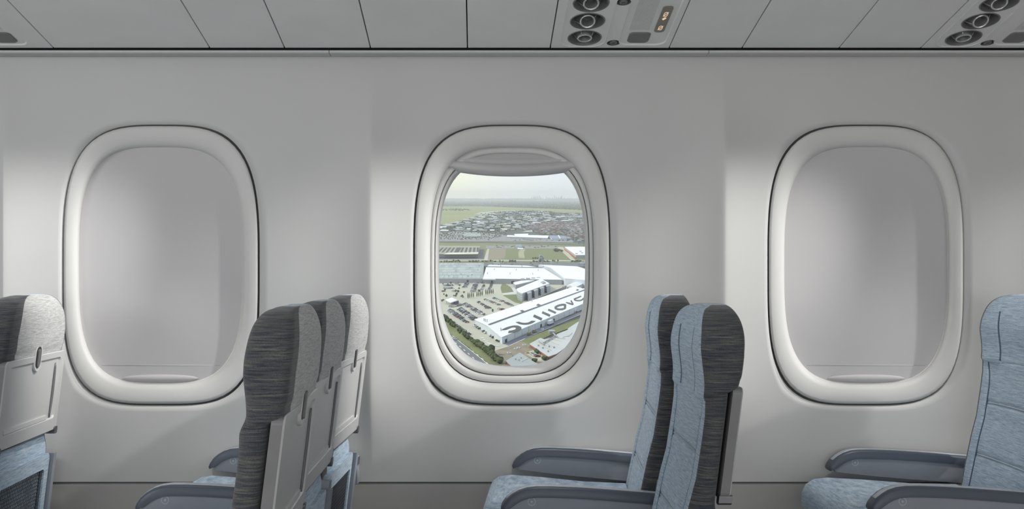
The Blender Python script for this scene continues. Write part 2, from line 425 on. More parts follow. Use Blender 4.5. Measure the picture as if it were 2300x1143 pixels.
# ================================================================= SEATS
# seat frame: faces -x, back face at x = 0 at headrest height, y = width, origin on the floor
LEAN = .122
def xback(z): return -(1.15-z)*LEAN
def interp(tab, z):
    if z <= tab[0][0]: return tab[0][1]
    for (a,b),(c,d) in zip(tab, tab[1:]):
        if z <= c:
            t = (z-a)/(c-a); return b+(d-b)*t
    return tab[-1][1]
XF = [(.46,-.20),(.56,-.165),(.704,-.135),(.765,-.119),(.851,-.106),(.90,-.100),(.955,-.0985)]
HW = .203
def ring(z, w_, xf, xb, rc, prof, NF=104):
    """front points carry relief; returns ring and material ids per segment"""
    pts = []; mi = []
    for k in range(NF+1):
        y = -(w_-rc)+2*(w_-rc)*k/NF
        pts.append(Vector((xf+prof(y,z), y, z))); mi.append(0)
    def arc(cx, cy, a0, a1, n, m):
        for k in range(1, n+1):
            a = a0+(a1-a0)*k/n; pts.append(Vector((cx+rc*math.cos(a), cy+rc*math.sin(a), z))); mi.append(m)
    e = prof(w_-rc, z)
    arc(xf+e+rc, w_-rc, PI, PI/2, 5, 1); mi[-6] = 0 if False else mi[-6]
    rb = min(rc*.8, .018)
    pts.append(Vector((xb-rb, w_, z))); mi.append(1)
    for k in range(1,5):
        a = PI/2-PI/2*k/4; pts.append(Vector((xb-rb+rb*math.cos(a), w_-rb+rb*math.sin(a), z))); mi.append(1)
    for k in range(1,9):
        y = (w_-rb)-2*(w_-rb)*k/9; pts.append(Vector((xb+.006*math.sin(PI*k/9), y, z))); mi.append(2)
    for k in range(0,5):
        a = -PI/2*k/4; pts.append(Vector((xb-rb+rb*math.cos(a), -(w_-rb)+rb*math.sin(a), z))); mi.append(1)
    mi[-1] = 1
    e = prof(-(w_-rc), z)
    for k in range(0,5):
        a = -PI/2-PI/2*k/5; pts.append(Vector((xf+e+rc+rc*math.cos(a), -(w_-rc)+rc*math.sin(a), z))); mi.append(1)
    return pts, mi
def gauss(d, s): return math.exp(-(d/s)**2)
def back_prof(y, z):
    a = abs(y); seam = .140 + .015*sstep(.86,.95,z)
    p = .003*(1-sstep(seam-.035, seam+.02, a))        # centre barely dished between slim bolsters
    p += .005*gauss(a-seam,.005)
    if a < seam:
        for zs in (.815,.66):
            p += .004*gauss(z-zs+.003*(a/seam)**2,.007)
        p -= .003*math.cos(min(1,a/seam)*PI/2)
    return p
def head_prof(y, z):
    a = abs(y); seam = .082
    p = .004*(1-sstep(seam-.03, seam+.02, a)) + .004*gauss(a-seam,.005)
    return p
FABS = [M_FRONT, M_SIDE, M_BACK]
def build_backrest(parent):
    f = MB(); rings = []; mis = None; zs = [.44+.525*k/170 for k in range(171)]
    for z in zs:
        tp = sstep(.965,.93,z); w_ = HW - .004*(1-tp) - .012*sstep(.62,.46,z)
        xf = interp(XF, z) + .010*(1-tp)
        r, mis = ring(z, w_, xf, xback(z)-.0245+.012*sstep(.72,.66,z), .026, back_prof); rings.append(r)
    f.loft(rings, True, True, True, mis=lambda k,i: mis[(i+1)%len(mis)])
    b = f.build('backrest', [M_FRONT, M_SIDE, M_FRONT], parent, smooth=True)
    def sp(y,z): return Vector((interp(XF,z)+.010*(1-sstep(.965,.93,z))+back_prof(y,z)-.0019, y, z))
    for sgn in (-1,1):
        f = MB(); f.tube([sp(sgn*(.140+.015*sstep(.86,.95,z)), z) for z in [.50+.44*k/40 for k in range(41)]], .0019, 6); f.build('side_seam', M_SEAM, b, smooth=True)
    for z0 in (.815,.66):
        f = MB(); f.tube([sp(y, z0-.003*(y/.14)**2) for y in [-.138+.276*k/24 for k in range(25)]], .0021, 6); f.build('cross_seam', M_SEAM2, b, smooth=True)
    return b
def build_headrest(parent):
    f = MB(); rings = []; mis = None
    ks = [0]
    zs = [.932,.9335,.936,.940,.946] + [.952+.078*k/14 for k in range(15)]
    z0, zt = 1.03, 1.138
    zs += [z0+(zt-z0)*math.sin(PI/2*k/20) for k in range(1,21)]
    for z in zs:
        k = max(0,(z-z0)/(zt-z0)); k = min(k, .9995)
        wf = (1-k**2.6)**.42
        w_ = .118*0 + HW*(1-.055*sstep(1.0,1.10,z)) * (.30+.70*wf) if k > 0 else HW
        T = (.078+.018*sstep(.95,1.06,z))*(.35+.65*(1-k**3.2)**.5)
        lowr = sstep(.929,.944,z)
        T = T - .005*(1-lowr); w2 = w_+.0015 - .004*(1-lowr)
        xb = xback(z) - .022*max(0,(z-1.045)/.093)**2.4
        r, mis = ring(z, w2, xb-T, xb, min(.026, w2*.4, T*.45), head_prof)
        for p in r: p.z += .032*(1-sstep(.932,1.0,z))*max(0,min(1,(p.x-(xb-T))/T))
        rings.append(r)
    f.loft(rings, True, True, True, mis=lambda k,i: mis[(i+1)%len(mis)])
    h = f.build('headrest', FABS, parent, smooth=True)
    for sgn in (-1,1):
        f = MB(); q = []
        for z in [.942+.145*k/24 for k in range(25)]:
            k = max(0,(z-z0)/(zt-z0)); T = (.078+.018*sstep(.95,1.06,z))*(.35+.65*(1-k**3.2)**.5)
            q.append(Vector((xback(z)-.022*max(0,(z-1.045)/.093)**2.4-T+head_prof(.082,z)-.0019, sgn*.082, z)))
        f.tube(q, .0019, 6); f.build('side_seam', M_SEAM, h, smooth=True)
    return h
def build_tray(parent):
    # plane of the tray follows the leaning back; build upright then shear by LEAN
    def P(x,y,z): return Vector((xback(z)+x, y, z))
    z0, z1, hw = .722, .964, .2035
    t = .004
    f = MB(); n=6
    oo = rrect(-hw, z0, hw, z1, .014)
    f.loft([[P(-.0185,y,z) for y,z in oo],[P(t-.003,y,z) for y,z in oo]], True, True, False, mi=1)
    i1 = [(y*.985, (z0+z1)/2+(z-(z0+z1)/2)*.985) for y,z in oo]
    rr = rrect(-hw+.030, z0+.038, hw-.030, z1-.018, .012); r2 = rrect(-hw+.034, z0+.042, hw-.034, z1-.022, .010)
    f.loft([[P(t-.003,y,z) for y,z in oo],[P(t,y,z) for y,z in i1],[P(t,y,z) for y,z in rr],[P(t-.005,y,z) for y,z in r2]], True, False, True, mi=0)
    tr = f.build('tray_table', [M_TRAY,M_TRAYSIDE], parent, smooth=False)
    # dark crescent painting a groove's shade, window side; catch strip at the foot
    f = MB(); c = []
    for k in range(13):
        u = k/12; z = .765+.165*u; y = .142+.012*math.sin(PI*u)*.4; wv = .0065*math.sin(PI*u)**.6+.0004
        c.append([P(t-.0046,y-wv,z),P(t-.0005,y-wv*.3,z),P(t-.0005,y+wv*.6,z),P(t-.0046,y+wv,z)])
    f.loft(c, True, True, True); f.build('groove_shade', M_TRAYSIDE, tr, smooth=True)
    f = MB(); f.loft([[P(a,y,z) for y,z in rrect(-.165,.7635,.120,.776,.004,3)] for a in (t-.006,t-.001)], True, False, True); f.build('catch_strip', M_RINGW, tr)
    f = MB()
    f.tube([P(t-.006,y,z0+.002) for y in (-hw+.004,0,hw-.004)], .0055, 8)
    f.build('tray_edge_strip', M_METAL, tr, smooth=True)
    for s in (-1,1):
        f = MB(); f.loft([[P(a,y,z) for y,z in rrect(s*(hw-.012)-.011,z0-.012,s*(hw-.012)+.011,z0+.010,.005,3)] for a in (-.020,t+.004)], True, True, True)
        f.build('tray_hinge', M_METAL, tr)
    # latch: pale stadium plate, dark well, turning catch
    f = MB(); st = rrect(-.0235,.918,.0235,.998,.023,8); si = rrect(-.0165,.928,.0165,.989,.016,8)
    f.loft([[P(-.004,y,z) for y,z in st],[P(t+.0005,y,z) for y,z in st],[P(t+.0018,y*.95,.958+(z-.958)*.97) for y,z in st],[P(t+.0010,y,z) for y,z in si],[P(t-.006,y,z) for y,z in si]], True, True, True)
    lt = f.build('latch', M_RINGW, tr, smooth=False)
    f = MB(); f.loft([[P(a,y,z) for y,z in si] for a in (t-.0058,t+.0016)], True, True, True); f.build('latch_well', M_BLACK, lt)
    f = MB(); f.loft([[P(a,y,z) for y,z in rrect(-.010,.931,.003,.982,.005,4)] for a in (t-.006,t+.006)], True, True, True); bevel(f.build('latch_catch', M_TRAYSIDE, lt), .001)
    return tr
M_RINGW = mat('latch pale plastic', (.62,.62,.61), .35, var=.02)
def build_pocket(parent):
    def P(x,y,z): return Vector((xback(z)-.012+x, y, z))
    f = MB(); hw = .185
    o_ = rrect(-hw,.40,hw,.655,.02); i_ = rrect(-hw+.035,.41,hw-.035,.61,.012)
    f.loft([[P(-.004,y,z) for y,z in o_],[P(.014,y,z) for y,z in o_],[P(.016,y,z) for y,z in i_],[P(.006,y,z) for y,z in i_]], True)
    pk = f.build('seat_pocket', M_FRONT, parent)
    f = MB()
    for k in range(30):
        u = -hw+.030 + k*(2*hw-.06)/29
        f.tube([P(.010,u,.405),P(.011,u,.612)], .0012, 4)
    for k in range(20):
        z = .408+k*.0106
        f.tube([P(.0105,-hw+.03,z),P(.0105,hw-.03,z)], .0012, 4)
    f.build('pocket_net', M_NET, pk)
    return pk
def build_cushion(parent):
    f = MB(); rings = []
    prof = [(-.545,.470),(-.556,.50),(-.555,.535),(-.545,.560),(-.525,.575),(-.49,.580),(-.40,.574),(-.28,.563),(-.16,.560)]
    n = 24
    for x,zt in prof:
        rg = []
        for k in range(n+1):
            y = -.2+.4*k/n; e = max(0,(abs(y)-.165)/.035); rg.append(Vector((x+.02*e*e*(x<-.5), y, zt-.022*e*e)))
        rg += [Vector((max(x,-.54), .2, .45)), Vector((max(x,-.54), -.2, .45))]
        rings.append(rg)
    f.loft(rings, True, True, True)
    return f.build('seat_cushion', M_FRONT, parent, smooth=True, sharp=60)
def arm_outline():
    top = [(-.489,.585),(-.492,.592),(-.488,.603),(-.478,.617),(-.463,.630),(-.446,.640),(-.425,.647),(-.40,.6500),(-.36,.6500),(-.30,.6480),(-.22,.6430),(-.13,.6360),(-.02,.6260)]
    return top
def build_arm(parent, dy, tilt=0):
    top = arm_outline()
    th = [.012,.016,.021,.025,.026,.027,.027,.027,.027,.027,.027,.027,.027]
    inner = []
    for i,(x,z) in enumerate(top):
        a = Vector(top[max(0,i-1)]); b = Vector(top[min(len(top)-1,i+1)]); t = (b-a).normalized(); nn = Vector((t.y,-t.x))
        inner.append((x+nn.x*th[i], z+nn.y*th[i]))
    hw = .024
    f = MB()
    bot = [(-.472,.583),(-.44,.579),(-.36,.570),(-.24,.560),(-.13,.552),(-.02,.545)]
    body = inner[1:] + bot[::-1]
    f.extrude(body, lambda p: Vector((p[0],-hw+.003,p[1])), lambda p: Vector((p[0],hw-.003,p[1])))
    ar = f.build('armrest', M_ARMP, parent); ar.location = (0,dy,0)
    f = MB(); rings = []
    for (o1,i1) in zip(top, inner):
        o1 = Vector((o1[0],0,o1[1])); i1 = Vector((i1[0],0,i1[1])); d = (i1-o1)
        rg = []
        for (u,v) in ((1,-hw),(.25,-hw),(.06,-hw+.004),(0,-hw+.010),(0,hw-.010),(.06,hw-.004),(.25,hw),(1,hw)):
            rg.append(o1+d*u+Vector((0,v,0)))
        rings.append(rg)
    f.loft(rings, True, True, True); f.build('armrest_cap', M_ARM, ar, smooth=True, sharp=50)
    f = MB(); rings = []
    for (x,z) in top[3:]:
        rings.append([Vector((x,-hw+.012+0*x,z+.0004)),Vector((x,-hw+.0145,z+.0016)),Vector((x,hw-.0145,z+.0016)),Vector((x,hw-.012,z+.0004))])
    f.loft(rings, True, True, True); f.build('armrest_painted_highlight', M_ARMT, ar, smooth=True)  # pale strip painting a highlight along the armrest top
    for s in (-1,):
        B = Matrix.Translation((-.412,s*(hw-.003),.612)) @ Matrix.Rotation(PI/2,4,'X')
        f = MB(); f.lathe([(.0105,-.001),(.0105,.0008),(.0088,.0008),(.0088,-.001)], 24, B); f.lathe([(.0028,-.001),(.0028,.0008),(.0002,.0008)], 12, B)
        f.build('recline_button', M_ARMT, ar, smooth=True, sharp=40)
    return ar
def build_base(parent):
    f = MB(); f.box((-.52,-.19,.40),(-.06,.19,.452)); f.build('seat_frame', M_TRAYSIDE, parent)
    for s in (-1,1):
        f = MB(); f.loft([[Vector((x+dx,s*.13+dy,z)) for dx,dy in ((-.02,-.012),(.02,-.012),(.02,.012),(-.02,.012))] for x,z in ((-.30,.41),(-.36,.2),(-.38,0))], True, True, True)
        f.loft([[Vector((x+dx,s*.13+dy,z)) for dx,dy in ((-.02,-.012),(.02,-.012),(.02,.012),(-.02,.012))] for x,z in ((-.22,.41),(-.12,.2),(-.06,0))], True, True, True)
        f.build('leg', M_METAL, parent)
def build_side_cover(parent):
    # grey shell strip along the outer edges of the back, below the tray
    for s in (-1,1):
        f = MB(); c = []
        for k in range(9):
            z = .42+.23*k/8
            c.append([Vector((xback(z)+a, s*b, z)) for a,b in ((-.05,.196),(-.05,.209),(.012,.209),(.016,.2),(.012,.190))])
        f.loft(c, True, True, True); f.build('side_cover', M_ARMP, parent, smooth=False)
def make_seat():
    r = empty('airline_seat')
    build_backrest(r); build_headrest(r); build_tray(r); build_pocket(r); build_cushion(r); build_side_cover(r); build_base(r)
    build_arm(r, .255); 
    return r
proto = make_seat()
# (photo px of back face at near / far edge or front, centre depth, label, extra arm)
seats = [
    # back-plane x at near / far edge, centre y, label, headrest depth, window-arm dx, aisle-arm dx, cushion stretch
    ((-1.226,-1.240), -.30, 'airline seat at the left picture edge, its pale headrest back and tray in sunlight', 1, -.075, None, 1),
    ((-.340,-.315), -.30, 'airline seat beside the wall in the grey-backed row of three, its back catching the light', .88, -.035, None, 1),
    ((-.326,-.321), -.80, 'airline seat between two others in the grey-backed row of three', .88, -.074, None, 1),
    ((-.292,-.304), -1.30, 'airline seat on the aisle end of the grey-backed row, its dark side fully visible', .86, 0, None, 1),
    ((.590,.624), -.30, 'blue airline seat against the wall under the open window, partly behind another seat', 1, -.024, None, 1.05),
    ((.592,.600), -.80, 'blue airline seat with charcoal side panel, in front of another blue seat', 1, -.045, None, 1),
    ((1.640,1.640), -.30, 'blue airline seat at the right picture edge beside the closed window', 1, -.055, -.13, 1.18),
]
for i,((xn,xf_),yc,label,hd_,awx,aax,cs) in enumerate(seats):
    s = proto if i == 0 else copy_tree(proto)
    rz = math.atan2(-(xf_-xn), .42)
    s.location = ((xn+xf_)/2, yc, 0); s.rotation_euler = (0,0,rz); s.scale.z = {3:1.006,5:.992}.get(i,1)
    tag(s, label, 'seat', 'airline seats in four rows')
    for c in list(s.children):
        if c.name.startswith('headrest'): c.scale.x = hd_
        if c.name.startswith('seat_cushion'): c.scale.x = cs
        if c.name.startswith('armrest'):
            c.location.x = awx
            if aax is not None:                 # these also own the arm on their aisle side
                b = copy_tree(c, s); b.location = (aax,-.255,0)

# ================================================================= LIGHT IN THE CABIN
def area(name, loc, rot, sx, sy, e, colr=(1,1,1)):
    d = bpy.data.lights.new(name,'AREA'); d.shape='RECTANGLE'; d.size=sx; d.size_y=sy; d.energy=e; d.color=colr
    o = bpy.data.objects.new(name,d); col.objects.link(o); o.location=loc; o.rotation_euler=rot; return o
area('aisle_ceiling_light', (0,-3.6,2.58), (0,0,0), 6.0, .9, 18, (1,.985,.96))
area('added_ceiling_fill', (0,-3.6,.02), (math.radians(180),0,0), 6.0, 1.0, 40, (1,.985,.96))  # upward fill added to brighten the overhead panels, no fixture there
area('added_forward_fill', (-3.1,-2.3,1.75), (0,math.radians(-82),math.radians(12)), .8, 2.2, 30, (.96,.98,1))  # fill added at the front end to brighten the seat fronts
area('added_far_side_fill', (0,-5.55,1.25), (math.radians(90),0,0), 6.2, .9, 48, (.97,.985,1))  # added fill panel before the blank lining, brightens side wall and ceiling
for j in JO:  # unseen spots added to throw the sunlit bands on wall and seat backs
    d = bpy.data.lights.new('added_wall_spot','SPOT'); d.energy = 100; d.spot_size = math.radians(42); d.spot_blend = 1.0; d.shadow_soft_size = .03; d.color=(1,.99,.965)
    o = bpy.data.objects.new('added_wall_spot',d); col.objects.link(o)
    p = Vector((j+1.10,-.46,1.965)); t = Vector((j+.10,-.145,1.17)); o.location = p
    o.rotation_euler = (t-p).to_track_quat('-Z','Y').to_euler(); o.scale = (.80,1,1)

for j in JO[:3]:  # unseen spots added to lift the wall below the windows
    d = bpy.data.lights.new('added_wall_spot','SPOT'); d.energy = 24; d.spot_size = math.radians(44); d.spot_blend = 1; d.shadow_soft_size = .03; d.color=(1,.98,.95)
    o = bpy.data.objects.new('added_wall_spot',d); col.objects.link(o); p = Vector((j+.52,-.50,1.975)); o.location = p
    o.rotation_euler = (Vector((j+.55,-.15,.55))-p).to_track_quat('-Z','Y').to_euler()
# ================================================================= OUTSIDE
TH = math.atan(160/F); HALT = 140.0
GM = Matrix.Translation(CAM) @ Matrix.Rotation(TH,4,'X') @ Matrix.Translation((0,0,-HALT))
GI = GM.inverted(); CG = GI @ CAM
def ray(px, py): return (GI.to_3x3() @ Vector(((px-CX)/F, 1, (CY-py)/F)))
def gp(px, py, h=0.0):
    r = ray(px,py); t = (h-CG.z)/r.z; p = CG + r*t; return Vector((p.x,p.y,h))
def gplane(px, py, o, n):
    r = ray(px,py); t = (o-CG).dot(n)/r.dot(n); return CG + r*t
def z1(u,v): return 960+u/4.571, 370+v/4.571
def z2(u,v): return 960+u/4.571, 590+v/4.571
def z8(u,v): return 1140+u/5.717, 620+v/5.717
def z5(u,v): return 980+u/9.524, 540+v/9.524
def z6(u,v): return 1150+u/9.524, 540+v/9.524
def G1(u,v,h=0): return gp(*z1(u,v),h)
def G2(u,v,h=0): return gp(*z2(u,v),h)
def G5(u,v,h=0): return gp(*z5(u,v),h)
def G6(u,v,h=0): return gp(*z6(u,v),h)
def at(p, rz=0): return GM @ Matrix.Translation(p) @ Matrix.Rotation(rz,4,'Z')
def omat(name, c, rough=.8, var=.15, scale=.02, spec=.2): return mat(name, c, rough, var=var, scale=scale, spec=spec)
O_GROUND = omat('mixed suburb ground', (.095,.105,.08), var=.45, scale=.012)
O_GRASS = omat('dry olive grass', (.20,.215,.095), var=.16, scale=.015)
O_FIELD = omat('pale airfield grass', (.27,.285,.115), var=.12, scale=.004)
O_LAWN = omat('lawn', (.18,.20,.085), var=.12, scale=.1)
O_DIRT = omat('bare dirt', (.27,.235,.165), var=.22, scale=.06)
O_CONC = omat('pale concrete', (.47,.46,.37), var=.06, scale=.03)
O_CONC2 = omat('pale path concrete', (.58,.58,.53), var=.05, scale=.05)
O_ASPH = omat('grey asphalt', (.175,.18,.185), var=.08, scale=.05)
O_ASPH2 = omat('dark yard asphalt', (.20,.20,.235), var=.10, scale=.04)
O_ASPH3 = omat('weathered lot asphalt', (.27,.265,.26), var=.14, scale=.04)
O_WHITE = omat('white painted metal roof', (.80,.81,.82), .6, var=.02, scale=.02)
O_WALLW = omat('white metal cladding', (.62,.66,.70), .6, var=.03, scale=.03)
O_WALLG = omat('grey cladding', (.36,.37,.38), .7, var=.05, scale=.05)
O_WALLC = omat('pale grey cladding', (.60,.64,.66), .6, var=.03, scale=.05)
O_ROOFG = omat('weathered green grey roof', (.34,.38,.36), .7, var=.10, scale=.04)
O_ROOFP = omat('pale grey metal roof', (.52,.53,.52), .6, var=.06, scale=.05)
O_ROOFD = omat('grey blue roof', (.24,.27,.33), .6, var=.06, scale=.04)
O_STRIPE = omat('dark roof strip', (.085,.085,.085), .7)
O_BRICK = omat('red brick', (.30,.125,.08), .85, var=.12, scale=.3)
O_TEXT = omat('grey roof lettering', (.115,.115,.115), .8, var=.04)
O_DARK = omat('dark opening', (.05,.055,.065), .6)
O_GLAZ = omat('greenish glazing', (.30,.40,.40), .25, spec=.6)
O_LINE = omat('white road paint', (.72,.72,.68), .8, var=.03)
O_LEAF = [omat('foliage dark', (.055,.075,.035), .9, var=.35, scale=.5), omat('foliage mid', (.085,.105,.045), .9, var=.35, scale=.5), omat('foliage olive', (.11,.12,.06), .9, var=.35, scale=.5)]
O_TRUNK = omat('bark', (.12,.09,.06))
CARC = [('white',(.72,.72,.72)),('silver',(.42,.43,.44)),('dark blue',(.05,.07,.12)),('black',(.025,.025,.03)),('dark red',(.22,.035,.03)),('green',(.05,.10,.07)),('grey',(.16,.17,.18)),('light blue',(.22,.33,.42))]
O_CAR = {n: mat('car paint '+n, c, .35, var=.03, scale=1) for n,c in CARC}
O_CGL = mat('car glass', (.03,.035,.04), .15, var=.03)
O_TYRE = mat('tyre', (.02,.02,.02), .9)

def poly(name, pts, m, h, label, cat, kind='structure', thick=.15, smooth_n=0):
    c = sum(pts, Vector())/len(pts); c.z = 0
    f = MB(); n = len(pts)
    f.loft([[Vector((p.x-c.x,p.y-c.y,h-thick)) for p in pts],[Vector((p.x-c.x,p.y-c.y,h)) for p in pts]], True, True, True)
    o = f.build(name, m, M=at(c)); tag(o, label, cat, kind=kind); return o
base = MB(); base.box((-30000,150,-3),(30000,60000,0)); o = base.build('ground', O_GROUND, M=GM); tag(o,'wide flat suburban ground reaching to the hazy horizon','ground',kind='structure')
# big zones
poly('airfield_grass', [G1(-1700,428),G1(300,430),G1(560,428),G1(900,442),G1(1250,452),G1(3300,500),G1(3300,520),G1(1400,492),G1(1100,472),G1(900,470),G1(760,500),G1(560,540),G1(330,575),G1(240,610),G1(-1700,650)], O_FIELD, .4, 'yellow green airfield grass in the distance', 'grass', smooth_n=0)
poly('airfield_apron', [G1(470,512),G1(540,489),G1(700,474),G1(960,468),G1(960,474),G1(700,484),G1(560,505)], O_CONC, .8, 'pale paved apron in the airfield', 'pavement')
poly('grass_strip', [G1(-1700,785),G1(900,790),G1(3300,875),G1(3300,1003),G1(1000,1003),G1(-1700,1003)], O_GRASS, .3, 'olive grass verge along the motorway', 'grass')
poly('railway_line', [G1(-1700,788),G1(700,795),G1(3300,872),G1(3300,884),G1(700,805),G1(-1700,797)], omat('rail ballast',(.11,.115,.09)), .7, 'dark straight line crossing the far grass', 'railway')
poly('shopping_lot', [G1(-1700,690),G1(350,680),G1(800,720),G1(850,755),G1(1240,765),G1(1490,775),G1(1500,800),G1(900,788),G1(-1700,780)], O_ASPH3, .5, 'grey car park in front of the low shopping centre', 'car park')
poly('storage_yard', [G1(600,830),G1(1330,838),G1(1330,862),G1(600,860)], O_ASPH3, .5, 'yard of parked vehicles beyond the open field', 'yard')
poly('vacant_ground', [G1(640,865),G1(800,862),G1(830,905),G1(780,968),G1(620,975)], O_DIRT, .5, 'rough bare ground beside the striped roof warehouse', 'ground')
poly('open_field', [G1(805,866),G1(1330,866),G1(1480,980),G1(960,975),G1(800,972)], O_LAWN, .55, 'flat open grass field across the motorway', 'field')
poly('service_road', [G1(-1700,978),G1(580,975),G1(615,865),G1(635,865),G1(620,978),G1(1380,980),G1(1480,985),G1(1330,845),G1(1390,845),G1(1520,985),G1(3300,990),G1(3300,996),G1(1350,992),G1(600,987),G1(-1700,988)], O_CONC, .6, 'pale service road in front of the field', 'road')
poly('loading_yard', [G1(540,865),G1(582,865),G1(570,975),G1(-80,978),G1(-80,962),G1(530,960)], O_ASPH, .65, 'dark apron around the striped roof warehouse', 'yard')
poly('motorway', [G1(-1700,1010),G1(3300,1000),G1(3300,1043),G1(-1700,1043)], O_ASPH, .5, 'grey motorway carriageway behind the white factory', 'road')
poly('motorway_median', [G1(-1700,1026.5),G1(500,1024),G1(1100,1021),G1(1100,1019.5),G1(500,1021),G1(-1700,1022)], O_GRASS, .75, 'thin grass strip between the motorway lanes', 'grass')
poly('verge', [G1(-1700,1044),G1(500,1044),G1(480,1075),G1(-1700,1080)], O_GRASS, .4, 'grass bank between motorway and grey roofed factory', 'grass')
poly('rear_lot', [G2(-1700,60),G2(470,62),G2(470,78),G2(-1700,80)], O_CONC, .5, 'narrow pale lot behind the grey roofed factory', 'car park')
poly('car_park', [G2(-335,195),G2(760,195),G2(1420,190),G2(1420,240),G2(1000,420),G2(500,590),G2(490,640),G2(770,820),G2(840,860),G2(720,925),G2(640,915),G2(420,740),G2(170,560)], O_CONC, .3, 'pale concrete car park beside the white factory', 'car park')
poly('factory_yard', [G2(1250,215),G2(1420,215),G2(1400,235),G2(1245,285)], O_CONC, .5, 'concrete yard behind the stepped office block', 'yard')
poly('lawn', [G2(765,222),G2(800,220),G2(850,252),G2(885,300),G2(765,313),G2(750,260)], O_LAWN, .6, 'small lawn left of the office path', 'lawn')
poly('lawn', [G2(775,338),G2(910,332),G2(950,370),G2(985,400),G2(960,425),G2(900,410)], O_LAWN, .6, 'lawn wedge in front of the curved office block', 'lawn')
poly('path', [G2(770,318),G2(885,303),G2(865,262),G2(890,256),G2(925,300),G2(930,325),G2(775,337)], O_CONC2, .65, 'pale path up to the office block', 'path')
poly('factory_road', [G2(770,826),G2(1640,480),G2(1640,540),G2(1560,545),G2(835,858)], O_ASPH2, .5, 'shaded asphalt road along the lettered factory wall', 'road')
poly('grass_bank', [G2(950,800),G2(1640,545),G2(1640,620),G2(1450,680),G2(1280,740),G2(1180,785),G2(1060,850)], O_LAWN, .45, 'grass bank between factory road and brick warehouse', 'grass')
poly('building_plot', [G2(650,925),G2(840,862),G2(960,800),G2(1070,850),G2(1100,940),G2(1300,1010),G2(1300,1070),G2(760,1070)], O_DIRT, .4, 'bare dirt plot beside the low grey roofed building', 'ground')
poly('brick_yard', [G2(1000,930),G2(1090,900),G2(1250,985),G2(1200,1020),G2(1120,1010)], O_CONC, .55, 'small paved yard in front of the brick warehouse', 'yard')
poly('roadside_bank', [G2(-335,205),G2(170,570),G2(420,755),G2(640,925),G2(760,1040),G2(790,1075),G2(660,1075),G2(560,985),G2(300,780),G2(-335,350)], O_GRASS, .6, 'strip of dry grass and trees beside the road', 'grass')
poly('street', [G2(-335,358),G2(300,783),G2(560,990),G2(640,1060),G2(660,1085),G2(380,1085),G2(-720,345)], O_ASPH, .4, 'grey dual carriageway at the lower left of the view', 'road')
poly('side_field', [G2(-2200,250),G2(-720,355),G2(100,890),G2(370,1085),G2(200,1200),G2(-2200,1200)], O_LAWN, .3, 'grass field beyond the lower left road', 'field')
def strip(name, pts, wd, m, h, label, cat, dash=None, kind='structure'):
    f = MB()
    for a,b in zip(pts, pts[1:]):
        d = (b-a); L_ = d.length; d.normalize(); nn = Vector((-d.y,d.x,0))*wd/2
        segs = [(0,L_)] if not dash else [(s,min(L_,s+dash[0])) for s in [k*(dash[0]+dash[1]) for k in range(int(L_/(dash[0]+dash[1]))+1)]]
        for s0,s1 in segs:
            q = [a+d*s0-nn,a+d*s1-nn,a+d*s1+nn,a+d*s0+nn]
            f.loft([[Vector((p.x,p.y,h-.1)) for p in q],[Vector((p.x,p.y,h)) for p in q]], True, True, True)
    o = f.build(name, m, M=GM); tag(o, label, cat, kind=kind); return o
strip('lane_lines', [G2(200,760),G2(330,860),G2(560,1060)], .9, O_LINE, .6, 'white dashed lane lines on the lower left road', 'road marking', (8,14))
strip('lane_lines', [G2(250,740),G2(420,870),G2(640,1060)], .9, O_LINE, .6, 'second dashed lane line on the lower left road', 'road marking', (8,14))
strip('lane_edge_line', [G2(190,690),G2(300,790),G2(560,996),G2(640,1068)], .6, O_LINE, .6, 'white edge line of the lower left road', 'road marking')
strip('crossing_dashes', [G2(560,775),G2(630,835),G2(690,857),G2(780,852)], 3.0, O_LINE, .6, 'white dashes curving through the end of the car park', 'road marking', (5,6))
strip('kerb_line', [G2(650,918),G2(840,860),G2(1000,785)], .8, O_LINE, .62, 'pale kerb along the end of the factory road', 'kerb')
strip('site_path', [G1(980,870),G1(960,905),G1(970,960)], 14, omat('worn track',(.36,.35,.22)), .8, 'worn pale track across the open field', 'path')

# ---- buildings -------------------------------------------------------------
def local(pts, c): return [Vector((p.x-c.x, p.y-c.y, p.z)) for p in pts]
def block(name, A,B,C,D, he, hr, label, cat, mw, mr, group=None, axis=0, over=.6):
    """walls + gabled (or flat) roof on a ground quad A B C D; axis 0: ridge runs from AB side to CD side"""
    c = (A+B+C+D)/4; c.z = 0
    root = empty(name, at(c)); tag(root, label, cat, group)
    q = local([A,B,C,D], c)
    if axis: q = q[1:]+q[:1]
    a,b,d,e = q
    up = lambda p,h: Vector((p.x,p.y,h))
    f = MB()
    m1 = (a+b)/2; m2 = (d+e)/2
    v = [up(a,-1),up(b,-1),up(d,-1),up(e,-1),up(a,he),up(b,he),up(d,he),up(e,he),up(m1,hr),up(m2,hr)]
    f.add(v, [(0,1,5,8,4),(1,2,6,5),(2,3,7,9,6),(3,0,4,7),(0,3,2,1)]); wl = f.build('building_wall', mw, root)
    f = MB()
    t = .35
    def sl(p,q_,h1,h2,r1,r2):
        vs = [up(p,h1),up(q_,h2),up(r2,hr),up(r1,hr)]
        f.add(vs+[x+Vector((0,0,t)) for x in vs], [(0,1,2,3),(4,7,6,5),(0,4,5,1),(1,5,6,2),(2,6,7,3),(3,7,4,0)])
    # small overhang
    def ov(p): return Vector((p.x*(1+over/60), p.y*(1+over/200), 0))
    sl(ov(b),ov(d),he,he,ov(m1),ov(m2)); sl(ov(e),ov(a),he,he,ov(m2),ov(m1))
    rf = f.build('roof', mr, root)
    return root, wl, rf, c
